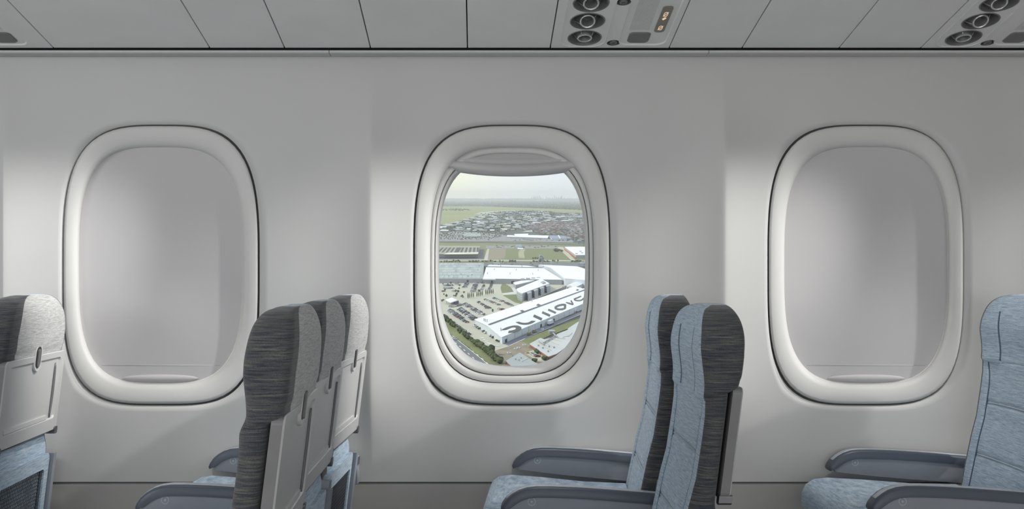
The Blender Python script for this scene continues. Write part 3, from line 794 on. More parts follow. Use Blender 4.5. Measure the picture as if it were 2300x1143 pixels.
def door_on(root, c, P, Q, u0, u1, h0, h1, m, name='loading_door', off=.35):
    """panel on the wall from ground point P to Q"""
    d = (Q-P); nn = Vector((d.y,-d.x,0)).normalized()
    a = P+d*u0+nn*off; b = P+d*u1+nn*off
    f = MB(); vs = [Vector((p.x-c.x,p.y-c.y,h)) for p,h in ((a,h0),(b,h0),(b,h1),(a,h1))]
    vs2 = [v-nn*off*1.5 for v in vs]
    f.loft([vs2,vs], True, True, True); o = f.build(name, m, root); return o

# 1. lettered factory
A = gp(1067,732); B = gp(1128,773.5); Cc = gp(1309,694.5)
u = (Cc-B); L_ = u.length*1.35; u.normalize()
Cc = B+u*L_; D = A+u*L_
he = (773.5-757.5)/F*(B.y); hA = he
mid = (A+B)/2; r_ = ray(1099,731.5)
hr = he + 7.0
# solve ridge height so that its near end projects to (1099, 731)
t_ = (mid.y-CG.y)/r_.y; hr = max(he+1.5, (CG+r_*t_).z)
fac, fw_, fr_, fc = block('lettered_factory', A,B,Cc,D, he, hr, 'long white factory roof with big grey letters painted along it', 'factory', O_WALLC, O_WHITE)
O_SEAM = omat('ridge cap grey', (.20,.21,.23))
f = MB(); m1 = (A+B)/2; m2 = (Cc+D)/2
def on_l(p,h): return Vector((p.x-fc.x,p.y-fc.y,h))
f.tube([on_l(m1+u*4,hr+.5), on_l(m2,hr+.5)], 1.1, 6); f.build('ridge_cap', O_SEAM, fr_)
nv = (B-A).normalized()
# near slope plane through B-eave, C-eave and ridge
pB = Vector((B.x,B.y,he)); pR = Vector((m1.x,m1.y,hr)); nN = (u.cross(pR-pB)).normalized()
if nN.z < 0: nN = -nN
pA = Vector((A.x,A.y,he)); nF = (u.cross(pR-pA)).normalized()
if nF.z < 0: nF = -nF
def letter(name, pts_px, plane_o, plane_n, lab=None):
    pts = [gplane(px,py,plane_o+plane_n*.42,plane_n) for px,py in pts_px]
    f = MB(); f.loft([[p-fc-plane_n*.2 for p in pts],[p-fc+plane_n*.06 for p in pts]], True, True, True)
    o = f.build(name, O_TEXT, fr_); return o
def stroke(pts, hw, zf):
    L1=[]; L2=[]
    if len(pts) > 3:            # smooth the drawn centre line
        if not isinstance(hw,(list,tuple)): hw = [hw]*len(pts)
        loop = (Vector(pts[0])-Vector(pts[-1])).length < 1e-6
        np_, nh = [], []
        m = len(pts)
        for i in range(m-1):
            P1, P2 = Vector(pts[i]), Vector(pts[i+1])
            P0 = Vector(pts[i-1]) if i else (Vector(pts[-2]) if loop else P1*2-P2)
            P3 = Vector(pts[i+2]) if i+2 < m else (Vector(pts[1]) if loop else P2*2-P1)
            for q in range(5):
                t = q/5; np_.append(tuple(.5*((2*P1)+(P2-P0)*t+(2*P0-5*P1+4*P2-P3)*t*t+(3*P1-P0-3*P2+P3)*t**3))); nh.append(hw[i]+(hw[i+1]-hw[i])*t)
        np_.append(tuple(pts[-1])); nh.append(hw[-1]); pts, hw = np_, nh
    n=len(pts)
    for i,p in enumerate(pts):
        a = Vector(pts[max(0,i-1)]); b = Vector(pts[min(n-1,i+1)]); t=(b-a).normalized(); nn = Vector((-t.y,t.x))
        h = hw[i] if isinstance(hw,(list,tuple)) else hw
        L1.append(zf(p[0]+nn.x*h, p[1]+nn.y*h)); L2.append(zf(p[0]-nn.x*h, p[1]-nn.y*h))
    return L1, L2
def letter_stroke(name, pts, hw, zf, close=False):
    L1, L2 = stroke(pts, hw, zf)
    f = MB()
    def T(px,py,e): return gplane(px,py,pB+nN*.42,nN)-fc+nN*e
    for i in range(len(L1)-1):
        q = [L1[i],L1[i+1],L2[i+1],L2[i]]
        f.loft([[T(*p,-.2) for p in q],[T(*p,.08) for p in q]], True, True, True)
    return f.build(name, O_TEXT, fr_)
def letter_pairs(name, outer, inner, zf):
    f = MB()
    def T(p,e): q = zf(*p); return gplane(q[0],q[1],pB+nN*.42,nN)-fc+nN*e
    def fine(ps):
        out = []; m = len(ps)
        for i in range(m-1):
            P1,P2 = Vector(ps[i]),Vector(ps[i+1]); P0 = Vector(ps[i-1]) if i else P1*2-P2; P3 = Vector(ps[i+2]) if i+2 < m else P2*2-P1
            for q in range(4):
                t = q/4; out.append(tuple(.5*((2*P1)+(P2-P0)*t+(2*P0-5*P1+4*P2-P3)*t*t+(3*P1-P0-3*P2+P3)*t**3)))
        return out+[tuple(ps[-1])]
    A_, B_ = fine(outer), fine(inner)
    for i in range(len(A_)-1):
        q = [A_[i],A_[i+1],B_[i+1],B_[i]]
        f.loft([[T(p,-.2) for p in q],[T(p,.08) for p in q]], True, True, True)
    return f.build(name, O_TEXT, fr_)
letter_pairs('roof_letter', [(757,690),(795,670),(840,654),(890,644),(930,646),(958,658),(965,675),(950,692),(910,709),(868,718),(828,722)],
    [(760,692),(800,691),(832,680),(862,668),(890,664),(904,667),(908,674),(900,684),(880,691),(858,696),(835,699)], z2)
letter_pairs('roof_letter', [(905,610),(930,624),(965,634),(1010,637),(1055,629),(1090,614),(1112,597)], [(940,605),(955,611),(980,616),(1010,617),(1040,611),(1058,601),(1072,595)], z2)
letter_stroke('roof_letter', [(335,508),(440,556)], 17, z8)
letter_stroke('roof_letter', [(444,464),(545,509)], 15, z8)
letter_stroke('roof_letter', [(522,430),(620,473)], 13, z8)
letter_stroke('roof_letter', [(742,408),(715,422),(680,428),(640,424),(616,412),(618,398),(645,383),(690,370),(725,368),(742,374),(735,392),(742,408)], 13, z8)
letter_stroke('roof_letter', [(748,338),(790,350),(838,364),(826,335),(812,312)], [5,11,9,10,8], z8)
letter_stroke('roof_letter', [(945,258),(900,278),(858,297),(885,314),(930,314),(965,298),(975,280)], [8,9,10,9,9,9,8], z8)
for q in ([(155,445),(190,433),(232,455),(196,468)],[(365,374),(395,354),(435,374),(402,387)],[(876,182),(896,165),(920,176),(898,189)],[(945,150),(965,138),(990,148),(968,160)]):
    letter('roof_letter', [z8(*p) for p in q], pR, nF)
for k in range(14):
    uu = .035+.055*k
    f = MB(); p = B+(Cc-B)*uu; nn = Vector((u.y,-u.x,0))
    f.box((-.12,-.12,0),(.12,.12,he-.3), M=Matrix.Translation(Vector((p.x-fc.x,p.y-fc.y,0))+nn*.1)); f.build('downpipe', O_WALLG, fw_)
for uu in (.02,.30,.42,.66):
    door_on(fac, fc, B, Cc, uu, uu+.012, 0, he*.55, O_DARK)
for k,(px,py) in enumerate(((1087,722),(1090,723),(1094,724),(1264,648),(1268,647.5),(1272,647),(1195,678),(1206,673),(1125,744))):
    onn = pA if py < 730 and k < 8 else pB; nnn = nF if k < 8 else nN
    p = gplane(px,py,onn,nnn)-fc
    f = MB(); f.tube([p,p+Vector((0,0,3.0))], .5, 6); f.tube([p+Vector((0,0,2.9)),p+Vector((0,0,3.4))],[1.0,.3],6); f.build('roof_vent', O_WALLG, fr_)

# 2. long white factory behind
P = G5(1005,930); Q = gp(1264,643); 
hB = (P.y)*(930-825)/9.524/F
R1 = gp(1249,596.5,0); R0 = G5(1020,560)
def quad_block(name, nl, nr, fl, fr2, he, hr, label, cat, mw, mr, group=None, axis=1): return block(name, nl, nr, fr2, fl, he, hr, label, cat, mw, mr, group, axis)
nl = G5(1005,925); nr = gp(1262,640); 
he2 = nl.y*(925-815)/9.524/F
depth = 330
fl = nl + Vector((14,depth,0)); fr2 = nr + Vector((-40,depth,0))
wf, ww, wr, wc = quad_block('white_factory', nl, nr, fl, fr2, he2, he2+7, 'long white roofed factory behind the car park', 'factory', O_WALLG, O_WHITE)
f = MB(); f.tube([Vector(((nl.x+fl.x)/2-wc.x,(nl.y+fl.y)/2-wc.y,he2+7.6)),Vector(((nr.x+fr2.x)/2-wc.x,(nr.y+fr2.y)/2-wc.y,he2+7.6))], 1.2, 6); f.build('ridge_cap', O_SEAM, wr)
for uu in (.10,.36,.375,.72,.745): door_on(wf, wc, nl, nr, uu, uu+.022, 0, he2*.6, O_DARK)
door_on(wf, wc, nl, nr, .0, .16, he2*.82, he2*1.02, O_WHITE, 'canopy', 5)
for k in range(9):
    p = nl.lerp(nr,.06+.1*k)+Vector((0,60+ (k%3)*60,0)); f = MB(); z_ = he2+7*min(1,(60+(k%3)*60)/165)
    f.tube([Vector((p.x-wc.x,p.y-wc.y,z_)),Vector((p.x-wc.x,p.y-wc.y,z_+3.4))], .6, 6); f.build('roof_vent', O_WALLG, wr)
# grey roofed factory to its left
nl2 = G5(-250,915); nr2 = G5(1000,915); he3 = nr2.y*(915-825)/9.524/F
fl2 = G5(-100,655)*1; fr3 = G5(1010,655)
gf, gw, grf, gc = quad_block('grey_roof_factory', nl2, nr2, nl2+Vector((20,400,0)), nr2+Vector((4,400,0)), he3, he3+.6, 'low factory with grey patchwork roof left of the white one', 'factory', O_WALLG, O_ROOFG)
door_on(gf, gc, nl2, nr2, .72, .755, 0, he3*.75, O_DARK)
door_on(gf, gc, nl2, nr2, .57, .58, 0, he3*.35, O_DARK, 'door')
f = MB()
for k in range(72):
    ws_ = (nr2.x-nl2.x)/12.6; x = nl2.x+.1*ws_+(k%12)*ws_+(k//12%2)*ws_*.4-gc.x; y = nl2.y+10+(k//12)*64-gc.y
    f.box((x,y,he3+.4),(x+ws_*.93,y+59,he3+1.0), random.choice((0,0,1,2)))
f.build('roof_sheets', [omat('roof sheet green grey',(.40,.45,.43),var=.05),omat('roof sheet grey',(.34,.38,.365),var=.05),omat('roof sheet pale',(.43,.47,.44),var=.05)], grf)
for k in range(9):
    x = random.uniform(nl2.x+30,nr2.x-6)-gc.x; y = random.uniform(nl2.y+30,nl2.y+360)-gc.y
    f = MB(); f.box((x,y,he3+1),(x+2.2,y+6,he3+1.9)); f.build('roof_vent', O_WALLG, grf)
# white hall at the right end, nearer the frame
nl4 = gp(1264,642); nr4 = gp(1345,648)
hx = nl4.y*(642-626)/F
quad_block('white_hall', nl4+Vector((4,4,0)), nr4, nl4+Vector((-18,330,0)), nr4+Vector((0,330,0)), hx, hx+6, 'white hall joined to the right end of the long white factory', 'factory', O_WALLW, O_WHITE)
a_ = gp(1262,638); 
lk, lw_, lr_, lc = block('link_building', gp(1272,650), gp(1290,654), gp(1330,634), gp(1312,630), 5, 7.2, 'small white roofed link building beside the lettered factory', 'building', O_WALLW, O_WHITE)
door_on(lk, lc, gp(1272,650), gp(1290,654), .1, .45, 0, 3.5, O_DARK)

# 3. stepped office block
O_OFF = omat('office pale panel', (.40,.41,.44), .6, var=.04, scale=.1)
oA = G2(918,352); oB = G2(975,400); oC = G2(1250,292)
hoff = oA.y*(352-272)/4.571/F
c = (oA+oC)/2; c.z = 0
off = empty('office_block', at(c)); tag(off, 'stepped pale office block with curved glazed end', 'office building')
ux = (oC-oB).normalized(); uy = (oA-oB).normalized(); Lo = (oC-oB).length; Wd = (oA-oB).length
def opt(s,t_,h): p = oB+ux*s+uy*t_; return Vector((p.x-c.x,p.y-c.y,h))
f = MB()
out = [(Lo,0),(Lo,Wd*1.25),(Lo*.96,Wd*1.3)] + [(Lo*.0-Lo*.05*math.sin(PI*k/12), Wd-Wd*k/12) for k in range(0,13)]
f.loft([[opt(s,t_,h) for s,t_ in out] for h in (-1,hoff)], True, True, True); f.build('building_wall', O_OFF, off)
f = MB(); f.loft([[opt(s*1.01,t_*1.02-.3,h) for s,t_ in out] for h in (hoff,hoff+.8)], True, True, True); f.build('roof', O_WHITE, off)
for lv in range(3):
    f = MB(); z0 = hoff*(.16+.28*lv); arc_ = out[3:]
    rg0 = [opt(s-.5,t_,z0) for s,t_ in arc_]; rg1 = [opt(s-.5,t_,z0+hoff*.13) for s,t_ in arc_]
    f.loft([rg0,rg1], False); f.build('window_band', O_GLAZ, off)
for k in range(4):
    s0 = Lo*(.14+.235*k); dp = 16
    f = MB(); q = [(s0,-dp),(s0+Lo*.13,-dp),(s0+Lo*.13,1),(s0,1)]
    f.loft([[opt(s,t_,h) for s,t_ in q] for h in (-1,hoff*.98)], True, True, True); by = f.build('stair_bay', O_OFF, off)
    for lv in range(3):
        f = MB(); q = [(s0-.9,-dp*.95),(s0+.3,-dp*.95),(s0+.3,-1),(s0-.9,-1)]
        f.loft([[opt(s,t_,h) for s,t_ in q] for h in (hoff*(.14+.28*lv),hoff*(.14+.28*lv)+hoff*.15)], True, True, True); f.build('window_band', O_DARK, by)
f = MB(); q = [(Lo*.80,Wd*.25),(Lo*.92,Wd*.25),(Lo*.92,Wd*.6),(Lo*.80,Wd*.6)]
f.loft([[opt(s,t_,h) for s,t_ in q] for h in (hoff,hoff+2.5)], True, True, True); f.build('roof_plant', O_WALLG, off)
an, aw, ar_, ac = block('office_annex', G2(880,248), G2(905,272), G2(1110,222), G2(1080,196), 6.5, 7.0, 'low white roofed annex behind the office block', 'building', O_WALLG, O_WHITE)
f = MB(); p = G2(1075,228)-ac; 
for k in range(5): f.box((p.x-18+k*9,p.y+8*k,7),(p.x-12+k*9,p.y+8*k+12,10))
f.build('roof_plant', O_WALLG, ar_)

# 4. brick warehouse and its neighbours
def flat_px(name, corners_px_top, base_drop_px, label, cat, mw, mr):
    """flat block whose roof outline is given in photo pixels (zoom 2); height from the wall drop at the first corner"""
    p0 = corners_px_top[0]; g0 = G2(p0[0], p0[1]+base_drop_px); h = g0.y*base_drop_px/4.571/F
    q = [G2(x,y,h) for x,y in corners_px_top]; q0 = [Vector((p.x,p.y,0)) for p in q]
    c = sum(q0,Vector())/len(q0); root = empty(name, at(c)); tag(root, label, cat)
    f = MB(); f.loft([[p-c+Vector((0,0,-1)) for p in q0],[p-c+Vector((0,0,h-.2)) for p in q0]], True, True, True); w_ = f.build('building_wall', mw, root)
    f = MB(); f.loft([[(p-c)*1.006+Vector((0,0,h-.2)) for p in q0],[(p-c)*1.006+Vector((0,0,h+.35)) for p in q0]], True, True, True); r = f.build('roof', mr, root)
    return root, c, h, r, q0
br, bc, bh, brf, bq = flat_px('brick_warehouse', [(1245,965),(1330,935),(1420,870),(1470,820),(1560,640),(1420,700),(1330,735),(1320,760),(1205,790),(1160,775),(1050,835)], 38, 'red brick warehouse with pale metal roof at the lower right', 'warehouse', O_BRICK, O_ROOFP)
f = MB()
for k in range(7):
    p = G2(1115+k*55,812-k*8,bh); q = G2(1270+k*36,905-k*30,bh)
    f.tube([Vector((p.x-bc.x,p.y-bc.y,bh+.5)),Vector((q.x-bc.x,q.y-bc.y,bh+.5))], .35, 5)
f.build('roof_seams', omat('pale ochre flashing',(.50,.46,.33)), brf)
f = MB()
for (a,b) in (((1190,838),(1310,765)),((1145,820),(1200,855)),((1290,735),(1330,775))):
    p = G2(*a,bh); q = G2(*b,bh); f.tube([Vector((p.x-bc.x,p.y-bc.y,bh+1.4)),Vector((q.x-bc.x,q.y-bc.y,bh+1.4))], .7, 6)
f.build('roof_duct', O_WALLG, brf)
for (a,b) in ((1140,860),(1185,885),(1240,920),(1250,870),(1300,880)):
    p = G2(a,b,bh); f = MB(); f.tube([Vector((p.x-bc.x,p.y-bc.y,bh)),Vector((p.x-bc.x,p.y-bc.y,bh+1.8))], .8, 8); f.build('roof_vent', O_WALLG, brf)
f = MB(); p = G2(1280,728,bh); f.box((p.x-bc.x-3,p.y-bc.y-4,bh),(p.x-bc.x+3,p.y-bc.y+8,bh+3)); f.build('roof_plant', O_WALLG, brf)
nb, nbc, nbh, nrf, nq = flat_px('grey_warehouse', [(1440,680),(1500,715),(1640,640),(1640,560),(1545,610)], 20, 'pale roofed warehouse behind the brick one, cut by the window edge', 'warehouse', O_WALLG, O_ROOFP)
gb, gbc, gbh, gbf, gq = flat_px('grey_roof_shed', [(805,1010),(960,1150),(1300,1100),(1100,1025),(950,925)], 30, 'low grey roofed shed at the bottom of the window', 'shed', O_BRICK, omat('grey blue sheet roof',(.36,.39,.38),.6,var=.06))
f = MB(); p = G2(960,1020,gbh); q = G2(1030,985,gbh); f.tube([Vector((p.x-gbc.x,p.y-gbc.y,gbh+.5)),Vector((q.x-gbc.x,q.y-gbc.y,gbh+.5))], .6, 6); f.build('roof_seams', O_LINE, gbf)
for (a,b) in ((940,1010),(962,988),(905,1000),(875,965)):
    p = G2(a,b,gbh); f = MB(); f.tube([Vector((p.x-gbc.x,p.y-gbc.y,gbh)),Vector((p.x-gbc.x,p.y-gbc.y,gbh+1.6))], .6, 8); f.build('roof_vent', O_WALLG, gbf)

# 5. warehouses over the motorway
def big_px(name, roof_px, drop, zf, label, mw, mr, cat='warehouse'):
    px = [zf(*p) for p in roof_px]; g0 = gp(px[0][0], px[0][1]+drop); h = g0.y*drop/F
    q0 = [Vector((p.x,p.y,0)) for p in [gp(x,y,h) for x,y in px]]
    c = sum(q0,Vector())/len(q0); root = empty(name, at(c)); tag(root, label, cat)
    f = MB(); f.loft([[p-c+Vector((0,0,-1)) for p in q0],[p-c+Vector((0,0,h-.2)) for p in q0]], True, True, True); w_ = f.build('building_wall', mw, root)
    f = MB(); f.loft([[(p-c)*1.002+Vector((0,0,h-.2)) for p in q0],[(p-c)*1.002+Vector((0,0,h+.6)) for p in q0]], True, True, True); r = f.build('roof', mr, root)
    return root, c, h, r, q0
O_RSTR = omat('ochre grey roof', (.34,.34,.25), .7, var=.05)
O_WBRN = omat('brown grey cladding', (.30,.28,.25), .7, var=.05)
sw, swc, swh, swr, swq = big_px('striped_roof_warehouse', [(890,295),(935,120),(-200,115),(-500,295)], 9.5, z5, 'big warehouse with dark roof stripes over the motorway', O_WBRN, O_RSTR)
for x0,w0 in ((-70,42),(20,42),(110,42),(200,42),(290,42),(380,95),(510,42),(600,42),(690,45),(780,45),(862,42)):
    sl_ = 90*(900-x0)/800
    px = [z5(x0,250),z5(x0+w0,250),z5(x0+sl_+w0*1.05,152),z5(x0+sl_,152)]
    q = [gp(a,b,swh+.9) for a,b in px]; f = MB()
    f.loft([[Vector((p.x-swc.x,p.y-swc.y,swh+.5)) for p in q],[Vector((p.x-swc.x,p.y-swc.y,swh+1.0)) for p in q]], True, True, True); f.build('roof_stripe', O_STRIPE, swr)
px = [z5(150,296),z5(885,291),z5(905,250),z5(265,262)]; q = [gp(a,b,swh+.9) for a,b in px]; f = MB()
f.loft([[Vector((p.x-swc.x,p.y-swc.y,swh+.4)) for p in q],[Vector((p.x-swc.x,p.y-swc.y,swh+1.0)) for p in q]], True, True, True); f.build('roof_edge', omat('pale roof edge',(.62,.61,.52)), swr)
P_, Q_ = swq[3], swq[0]
for k in range(30):
    uu = .42+.019*k; door_on(sw, swc, P_, Q_, uu, uu+.009, 0, swh*.28, O_DARK, 'dock_door', 1.0)
ew, ewc, ewh, ewr, ewq = big_px('white_roof_warehouse', [(1370,315),(1900,315),(1900,140),(1125,140)], 7.6, z6, 'white flat roofed warehouse with red base stripe at the right', O_WALLG, O_WHITE)
f = MB(); q = [ewq[0],ewq[3]]; 
d_ = (q[1]-q[0]); nn = Vector((-d_.y,d_.x,0)).normalized(); nn = nn if nn.x < 0 else -nn
vs = [q[0]+nn*1.5,q[1]+nn*1.5,q[1]-nn,q[0]-nn]
f.loft([[p-ewc+Vector((0,0,h)) for p in vs] for h in (0,2.5)], True, True, True); f.build('base_stripe', omat('red orange stripe',(.45,.13,.06)), ew)
for k in range(8):
    p = ewq[0].lerp(ewq[2], .1+.09*k)+Vector((random.uniform(-20,30),0,0)); f = MB(); f.box((p.x-ewc.x,p.y-ewc.y,ewh),(p.x-ewc.x+5,p.y-ewc.y+10,ewh+2)); f.build('roof_vent', O_WALLG, ewr)
big_px('grey_house', [(150,150),(215,148),(195,85),(65,90)], 2.2, z6, 'grey roofed house beside the storage yard', O_WALLG, O_ROOFD, 'house')
big_px('garage', [(115,182),(235,182),(240,165),(125,163)], 1.6, z6, 'small white roofed garage at the field edge', O_WALLW, O_WHITE, 'garage')
# shopping centre
big_px('shopping_centre', [(815,738),(1235,752),(1245,728),(1035,722),(1035,708),(890,712),(900,728),(820,722)], 2.8, z1, 'low white shopping centre beside a busy car park', O_WALLG, O_WHITE, 'shopping centre')
s2, s2c, s2h, s2r, s2q = big_px('shopping_hall', [(1280,762),(1430,762),(1420,732),(1345,727),(1250,727)], 3.6, z1, 'blue grey roofed hall at the right end of the shopping centre', O_WALLC, O_ROOFD, 'store')
f = MB(); a,b = G1(1345,728,s2h),G1(1365,762,s2h); f.tube([Vector((a.x-s2c.x,a.y-s2c.y,s2h+1)),Vector((b.x-s2c.x,b.y-s2c.y,s2h+1))], 1.8, 6); f.build('roof_seams', O_WHITE, s2r)
big_px('store', [(1430,758),(1475,757),(1455,740),(1425,740)], 2.4, z1, 'small dark roofed store right of the blue grey hall', O_WALLG, O_ROOFD, 'store')
big_px('grey_roof_mall', [(375,738),(545,738),(550,715),(500,700),(400,700),(365,715)], 1.2, z1, 'flat grey green roofed mall at the left of the far car park', O_WALLG, O_ROOFG, 'shopping centre')
big_px('angled_shed', [(975,690),(1082,686),(1072,674),(1030,677)], 2.0, z1, 'dark walled shed with pale slanted roof behind the shopping centre', O_WALLG, O_ROOFP, 'shed')
big_px('angled_shed', [(755,664),(820,664),(812,654),(750,655)], 2.4, z1, 'grey block with pale roof left of the slanted shed', O_ROOFD, O_ROOFP, 'shed')
# sign pylon
def pole_thing(name, base_px, h_px, r, m, label, cat):
    p = gp(*base_px); h = p.y*h_px/F; root = empty(name, at(p)); tag(root,label,cat)
    f = MB(); f.box((-r,-r*.5,0),(r,r*.5,h)); f.build('post', m, root); return root, h
t_, h_ = pole_thing('sign_pylon', z1(1559,812), 9.5, 4.5, O_ROOFD, 'tall blue grey sign pylon right of the shopping hall', 'sign')
f = MB(); f.box((-5.5,-3,h_*.75),(5.5,3,h_)); f.build('sign_head', O_WALLW, t_)
t_, h_ = pole_thing('lamp_mast', z6(842,535), 8.0, .8, O_WALLW, 'white mast standing beside the motorway', 'mast')
f = MB(); f.box((-4,-1,h_-1.5),(4,1,h_)); f.build('lamp_head', O_WALLW, t_)
# roof sculpture over the motorway edge
p = G6(640,560); root = empty('angular_frame_sculpture', at(p)); tag(root,'pale angular frame standing above the white factory roof','sculpture')
k_ = p.y/9.524/F
f = MB()
z0_ = he2+4
for a,b in (((-70,0),(-40,110)),((-40,110),(30,70)),((30,70),(20,-10)),((-70,0),(-30,40)),((-30,40),(30,70)),((20,-10),(-30,40))):
    f.tube([Vector((a[0]*k_,0,z0_+a[1]*k_)),Vector((b[0]*k_,4,z0_+b[1]*k_))], 1.6, 6)
f.build('frame', O_WALLG, root)
f = MB()
for a in (-70,20): f.tube([Vector((a*k_,0,-.5)),Vector((a*k_,0,z0_+2))], 1.0, 6)
f.build('support', O_WALLG, root)
# gatehouse canopy in the car park
gt = [G2(195,420),G2(240,445),G2(300,425),G2(250,400)]
c = sum(gt,Vector())/4; root = empty('gatehouse', at(c)); tag(root,'white flat roofed gatehouse canopy in the car park','gatehouse')
hg = c.y*(42)/4.571/F
f = MB(); f.loft([[(p-c)*1.15+Vector((0,0,h)) for p in gt] for h in (hg-.9,hg)], True, True, True); f.build('roof', O_WHITE, root)
f = MB(); f.loft([[(p-c)*.55+Vector((6,-3,h)) for p in gt] for h in (0,hg-.9)], True, True, True); f.build('booth', O_DARK, root)
for p in gt:
    f = MB(); q = (p-c)*.98; f.tube([q,q+Vector((0,0,hg-.8))], .35, 6); f.build('post', O_WALLG, root)

# ---- vehicles ---------------------------------------------------------------
def car_mesh(paint):
    f = MB()
    prof = [(-2.2,.35),(-2.25,.7),(-2.1,.95),(-1.0,1.02),(-.45,1.03),(1.3,1.03),(2.15,.98),(2.25,.65),(2.2,.35)]
    f.loft([[Vector((x,y*s,z)) for x,z in prof] for y,s in ((-.88,1),(.88,1))], True, True, True, mi=0)
    cab = [(-1.05,1.0),(-.4,1.5),(1.0,1.52),(1.75,1.0)]
    f.loft([[Vector((x,y*(.95 if z<1.2 else .78),z)) for x,z in cab] for y in (-.86,.86)], True, True, True, mi=1)
    f.add([(-.4,-.67,1.53),(1.0,-.67,1.55),(1.0,.67,1.55),(-.4,.67,1.53)],[(0,1,2,3)],0)
    for x in (-1.4,1.4):
        for y in (-.9,.72):
            r = [[Vector((x+.34*math.cos(a),y+d,.34+.34*math.sin(a))) for a in [2*PI*k/8 for k in range(8)]] for d in (0,.2)]
            f.loft(r, True, True, True, mi=2)
    o = f.build('car', [paint,O_CGL,O_TYRE]); me = o.data; bpy.data.objects.remove(o); return me
CARS = {n: car_mesh(O_CAR[n]) for n,_ in CARC}
ncar = [0]
def put_car(p, rz, colname, label, group):
    o = bpy.data.objects.new('car', CARS[colname]); col.objects.link(o)
    o.matrix_world = at(Vector((p.x,p.y,.62))) @ Matrix.Diagonal((1.15,1.9,1.25,1)) @ Matrix.Rotation(rz,4,'Z'); tag(o, label, 'car', group); ncar[0] += 1; return o
def hdg(a,b): d = b-a; return math.atan2(d.y,d.x)
WTS = ['white']*5+['silver']*5+['dark blue']*4+['black']*4+['dark red']*3+['green']*1+['grey']*4+['light blue']*1
def car_row(u0,v0,u1,v1,n,where,skip=.08,zf=G2,ang=PI/2,jit=.6):
    a, b = zf(u0,v0), zf(u1,v1)
    rz = hdg(a,b)+ang
    for k in range(n):
        if random.random() < skip: continue
        t = (k+.5)/n; p = a.lerp(b,t); cn = random.choice(WTS)
        put_car(p+Vector((random.uniform(-jit,jit),random.uniform(-jit,jit),0)), rz+random.choice((0,PI))+random.uniform(-.05,.05), cn,
                '%s car parked %s' % (cn, where), 'cars parked '+where)
car_row(215,500,410,625,13,'in the first row of the lower lot from the street')
car_row(228,488,360,578,9,'in the second row of the lower lot from the street')
car_row(318,486,482,600,12,'in the third row of the lower lot from the street')
car_row(335,472,495,580,11,'in the fourth row of the lower lot from the street')
car_row(366,432,560,545,13,'in the fifth row of the lower lot from the street')
car_row(385,424,585,540,13,'in the sixth row of the lower lot from the street')
car_row(203,590,270,625,5,'at the upper end of the line by the street trees',.0)
car_row(272,640,430,748,14,'in the long line by the street trees',.0)
car_row(160,545,195,565,2,'by the left window edge beside the street trees',.0)
car_row(485,652,690,785,9,'against the end wall of the lettered factory',.15)
car_row(665,362,880,450,13,'in the row nearest the lettered factory')
car_row(575,378,745,442,10,'in the row right of the poplars',.2)
car_row(515,408,650,478,7,'in the thin row below the poplars',.3)
car_row(735,482,780,488,3,'beside the factory roof edge below the office',.0)
car_row(400,212,372,262,6,'in the leftmost column of the upper lot',.0,ang=PI/2)
car_row(418,214,392,262,6,'in the second column of the upper lot',.0)
car_row(490,212,450,310,10,'in the third column of the upper lot',.0)
car_row(512,212,478,310,10,'in the fourth column of the upper lot',.0)
car_row(585,232,548,300,6,'in the fifth column of the upper lot',.1)
car_row(665,212,630,290,7,'in the sixth column of the upper lot',.1)
car_row(165,240,258,238,8,'in the far row of the small west lot',.05,ang=PI/2)
car_row(160,268,272,266,8,'in the near row of the small west lot',.1)
car_row(125,298,175,300,3,'by the left window edge in the small west lot',.1)
car_row(230,300,320,296,4,'under the trees of the small west lot',.2)
car_row(290,222,335,236,4,'beside the trees near the grey roofed factory',.0)
car_row(555,214,600,214,3,'in front of the grey factory corner',.0)
car_row(235,460,340,440,7,'beside the gatehouse canopy',.0)
car_row(265,72,470,72,18,'behind the grey roofed factory',.1)
car_row(1080,945,1140,975,4,'in the yard of the brick warehouse',.0)
car_row(600,450,612,478,3,'in the middle of the sparse row below the poplars',.0)
# cars in far shopping lot and storage yard
for k in range(46):
    u_ = random.uniform(880,1450); v_ = random.uniform(768,786)
    put_car(G1(u_,v_), random.choice((0,PI)), random.choice(WTS), 'far car in the shopping centre car park', 'far cars at the shopping centre')
for k in range(26):
    u_ = random.uniform(690,1320); v_ = random.uniform(836,856)
    put_car(G1(u_,v_), random.choice((0,PI)), random.choice(WTS), 'far vehicle in the storage yard beyond the field', 'far vehicles in the storage yard')
MW = [(370,1032,'silver'),(400,1033,'white'),(525,1031,'black'),(562,1033,'white'),(690,1014,'white'),(800,1013,'silver'),(868,1028,'grey'),(905,1010,'silver'),(960,1032,'white'),(1075,1030,'silver'),(1200,1011,'white'),(1240,1010,'white'),(1330,1011,'silver'),(1465,1010,'white'),(1060,1014,'dark blue'),(575,1012,'white')]
for u_,v_,cn in MW:
    put_car(G1(u_,v_), 0, cn, '%s car on the motorway behind the white factory'%cn, 'cars driving on the motorway')
put_car(G2(282,792), hdg(G2(282,792),G2(420,890)), 'white', 'white car on the lower left road', 'cars on the lower left road')
put_car(G2(270,784), hdg(G2(282,792),G2(420,890)), 'white', 'white car close behind another on the lower left road', 'cars on the lower left road')
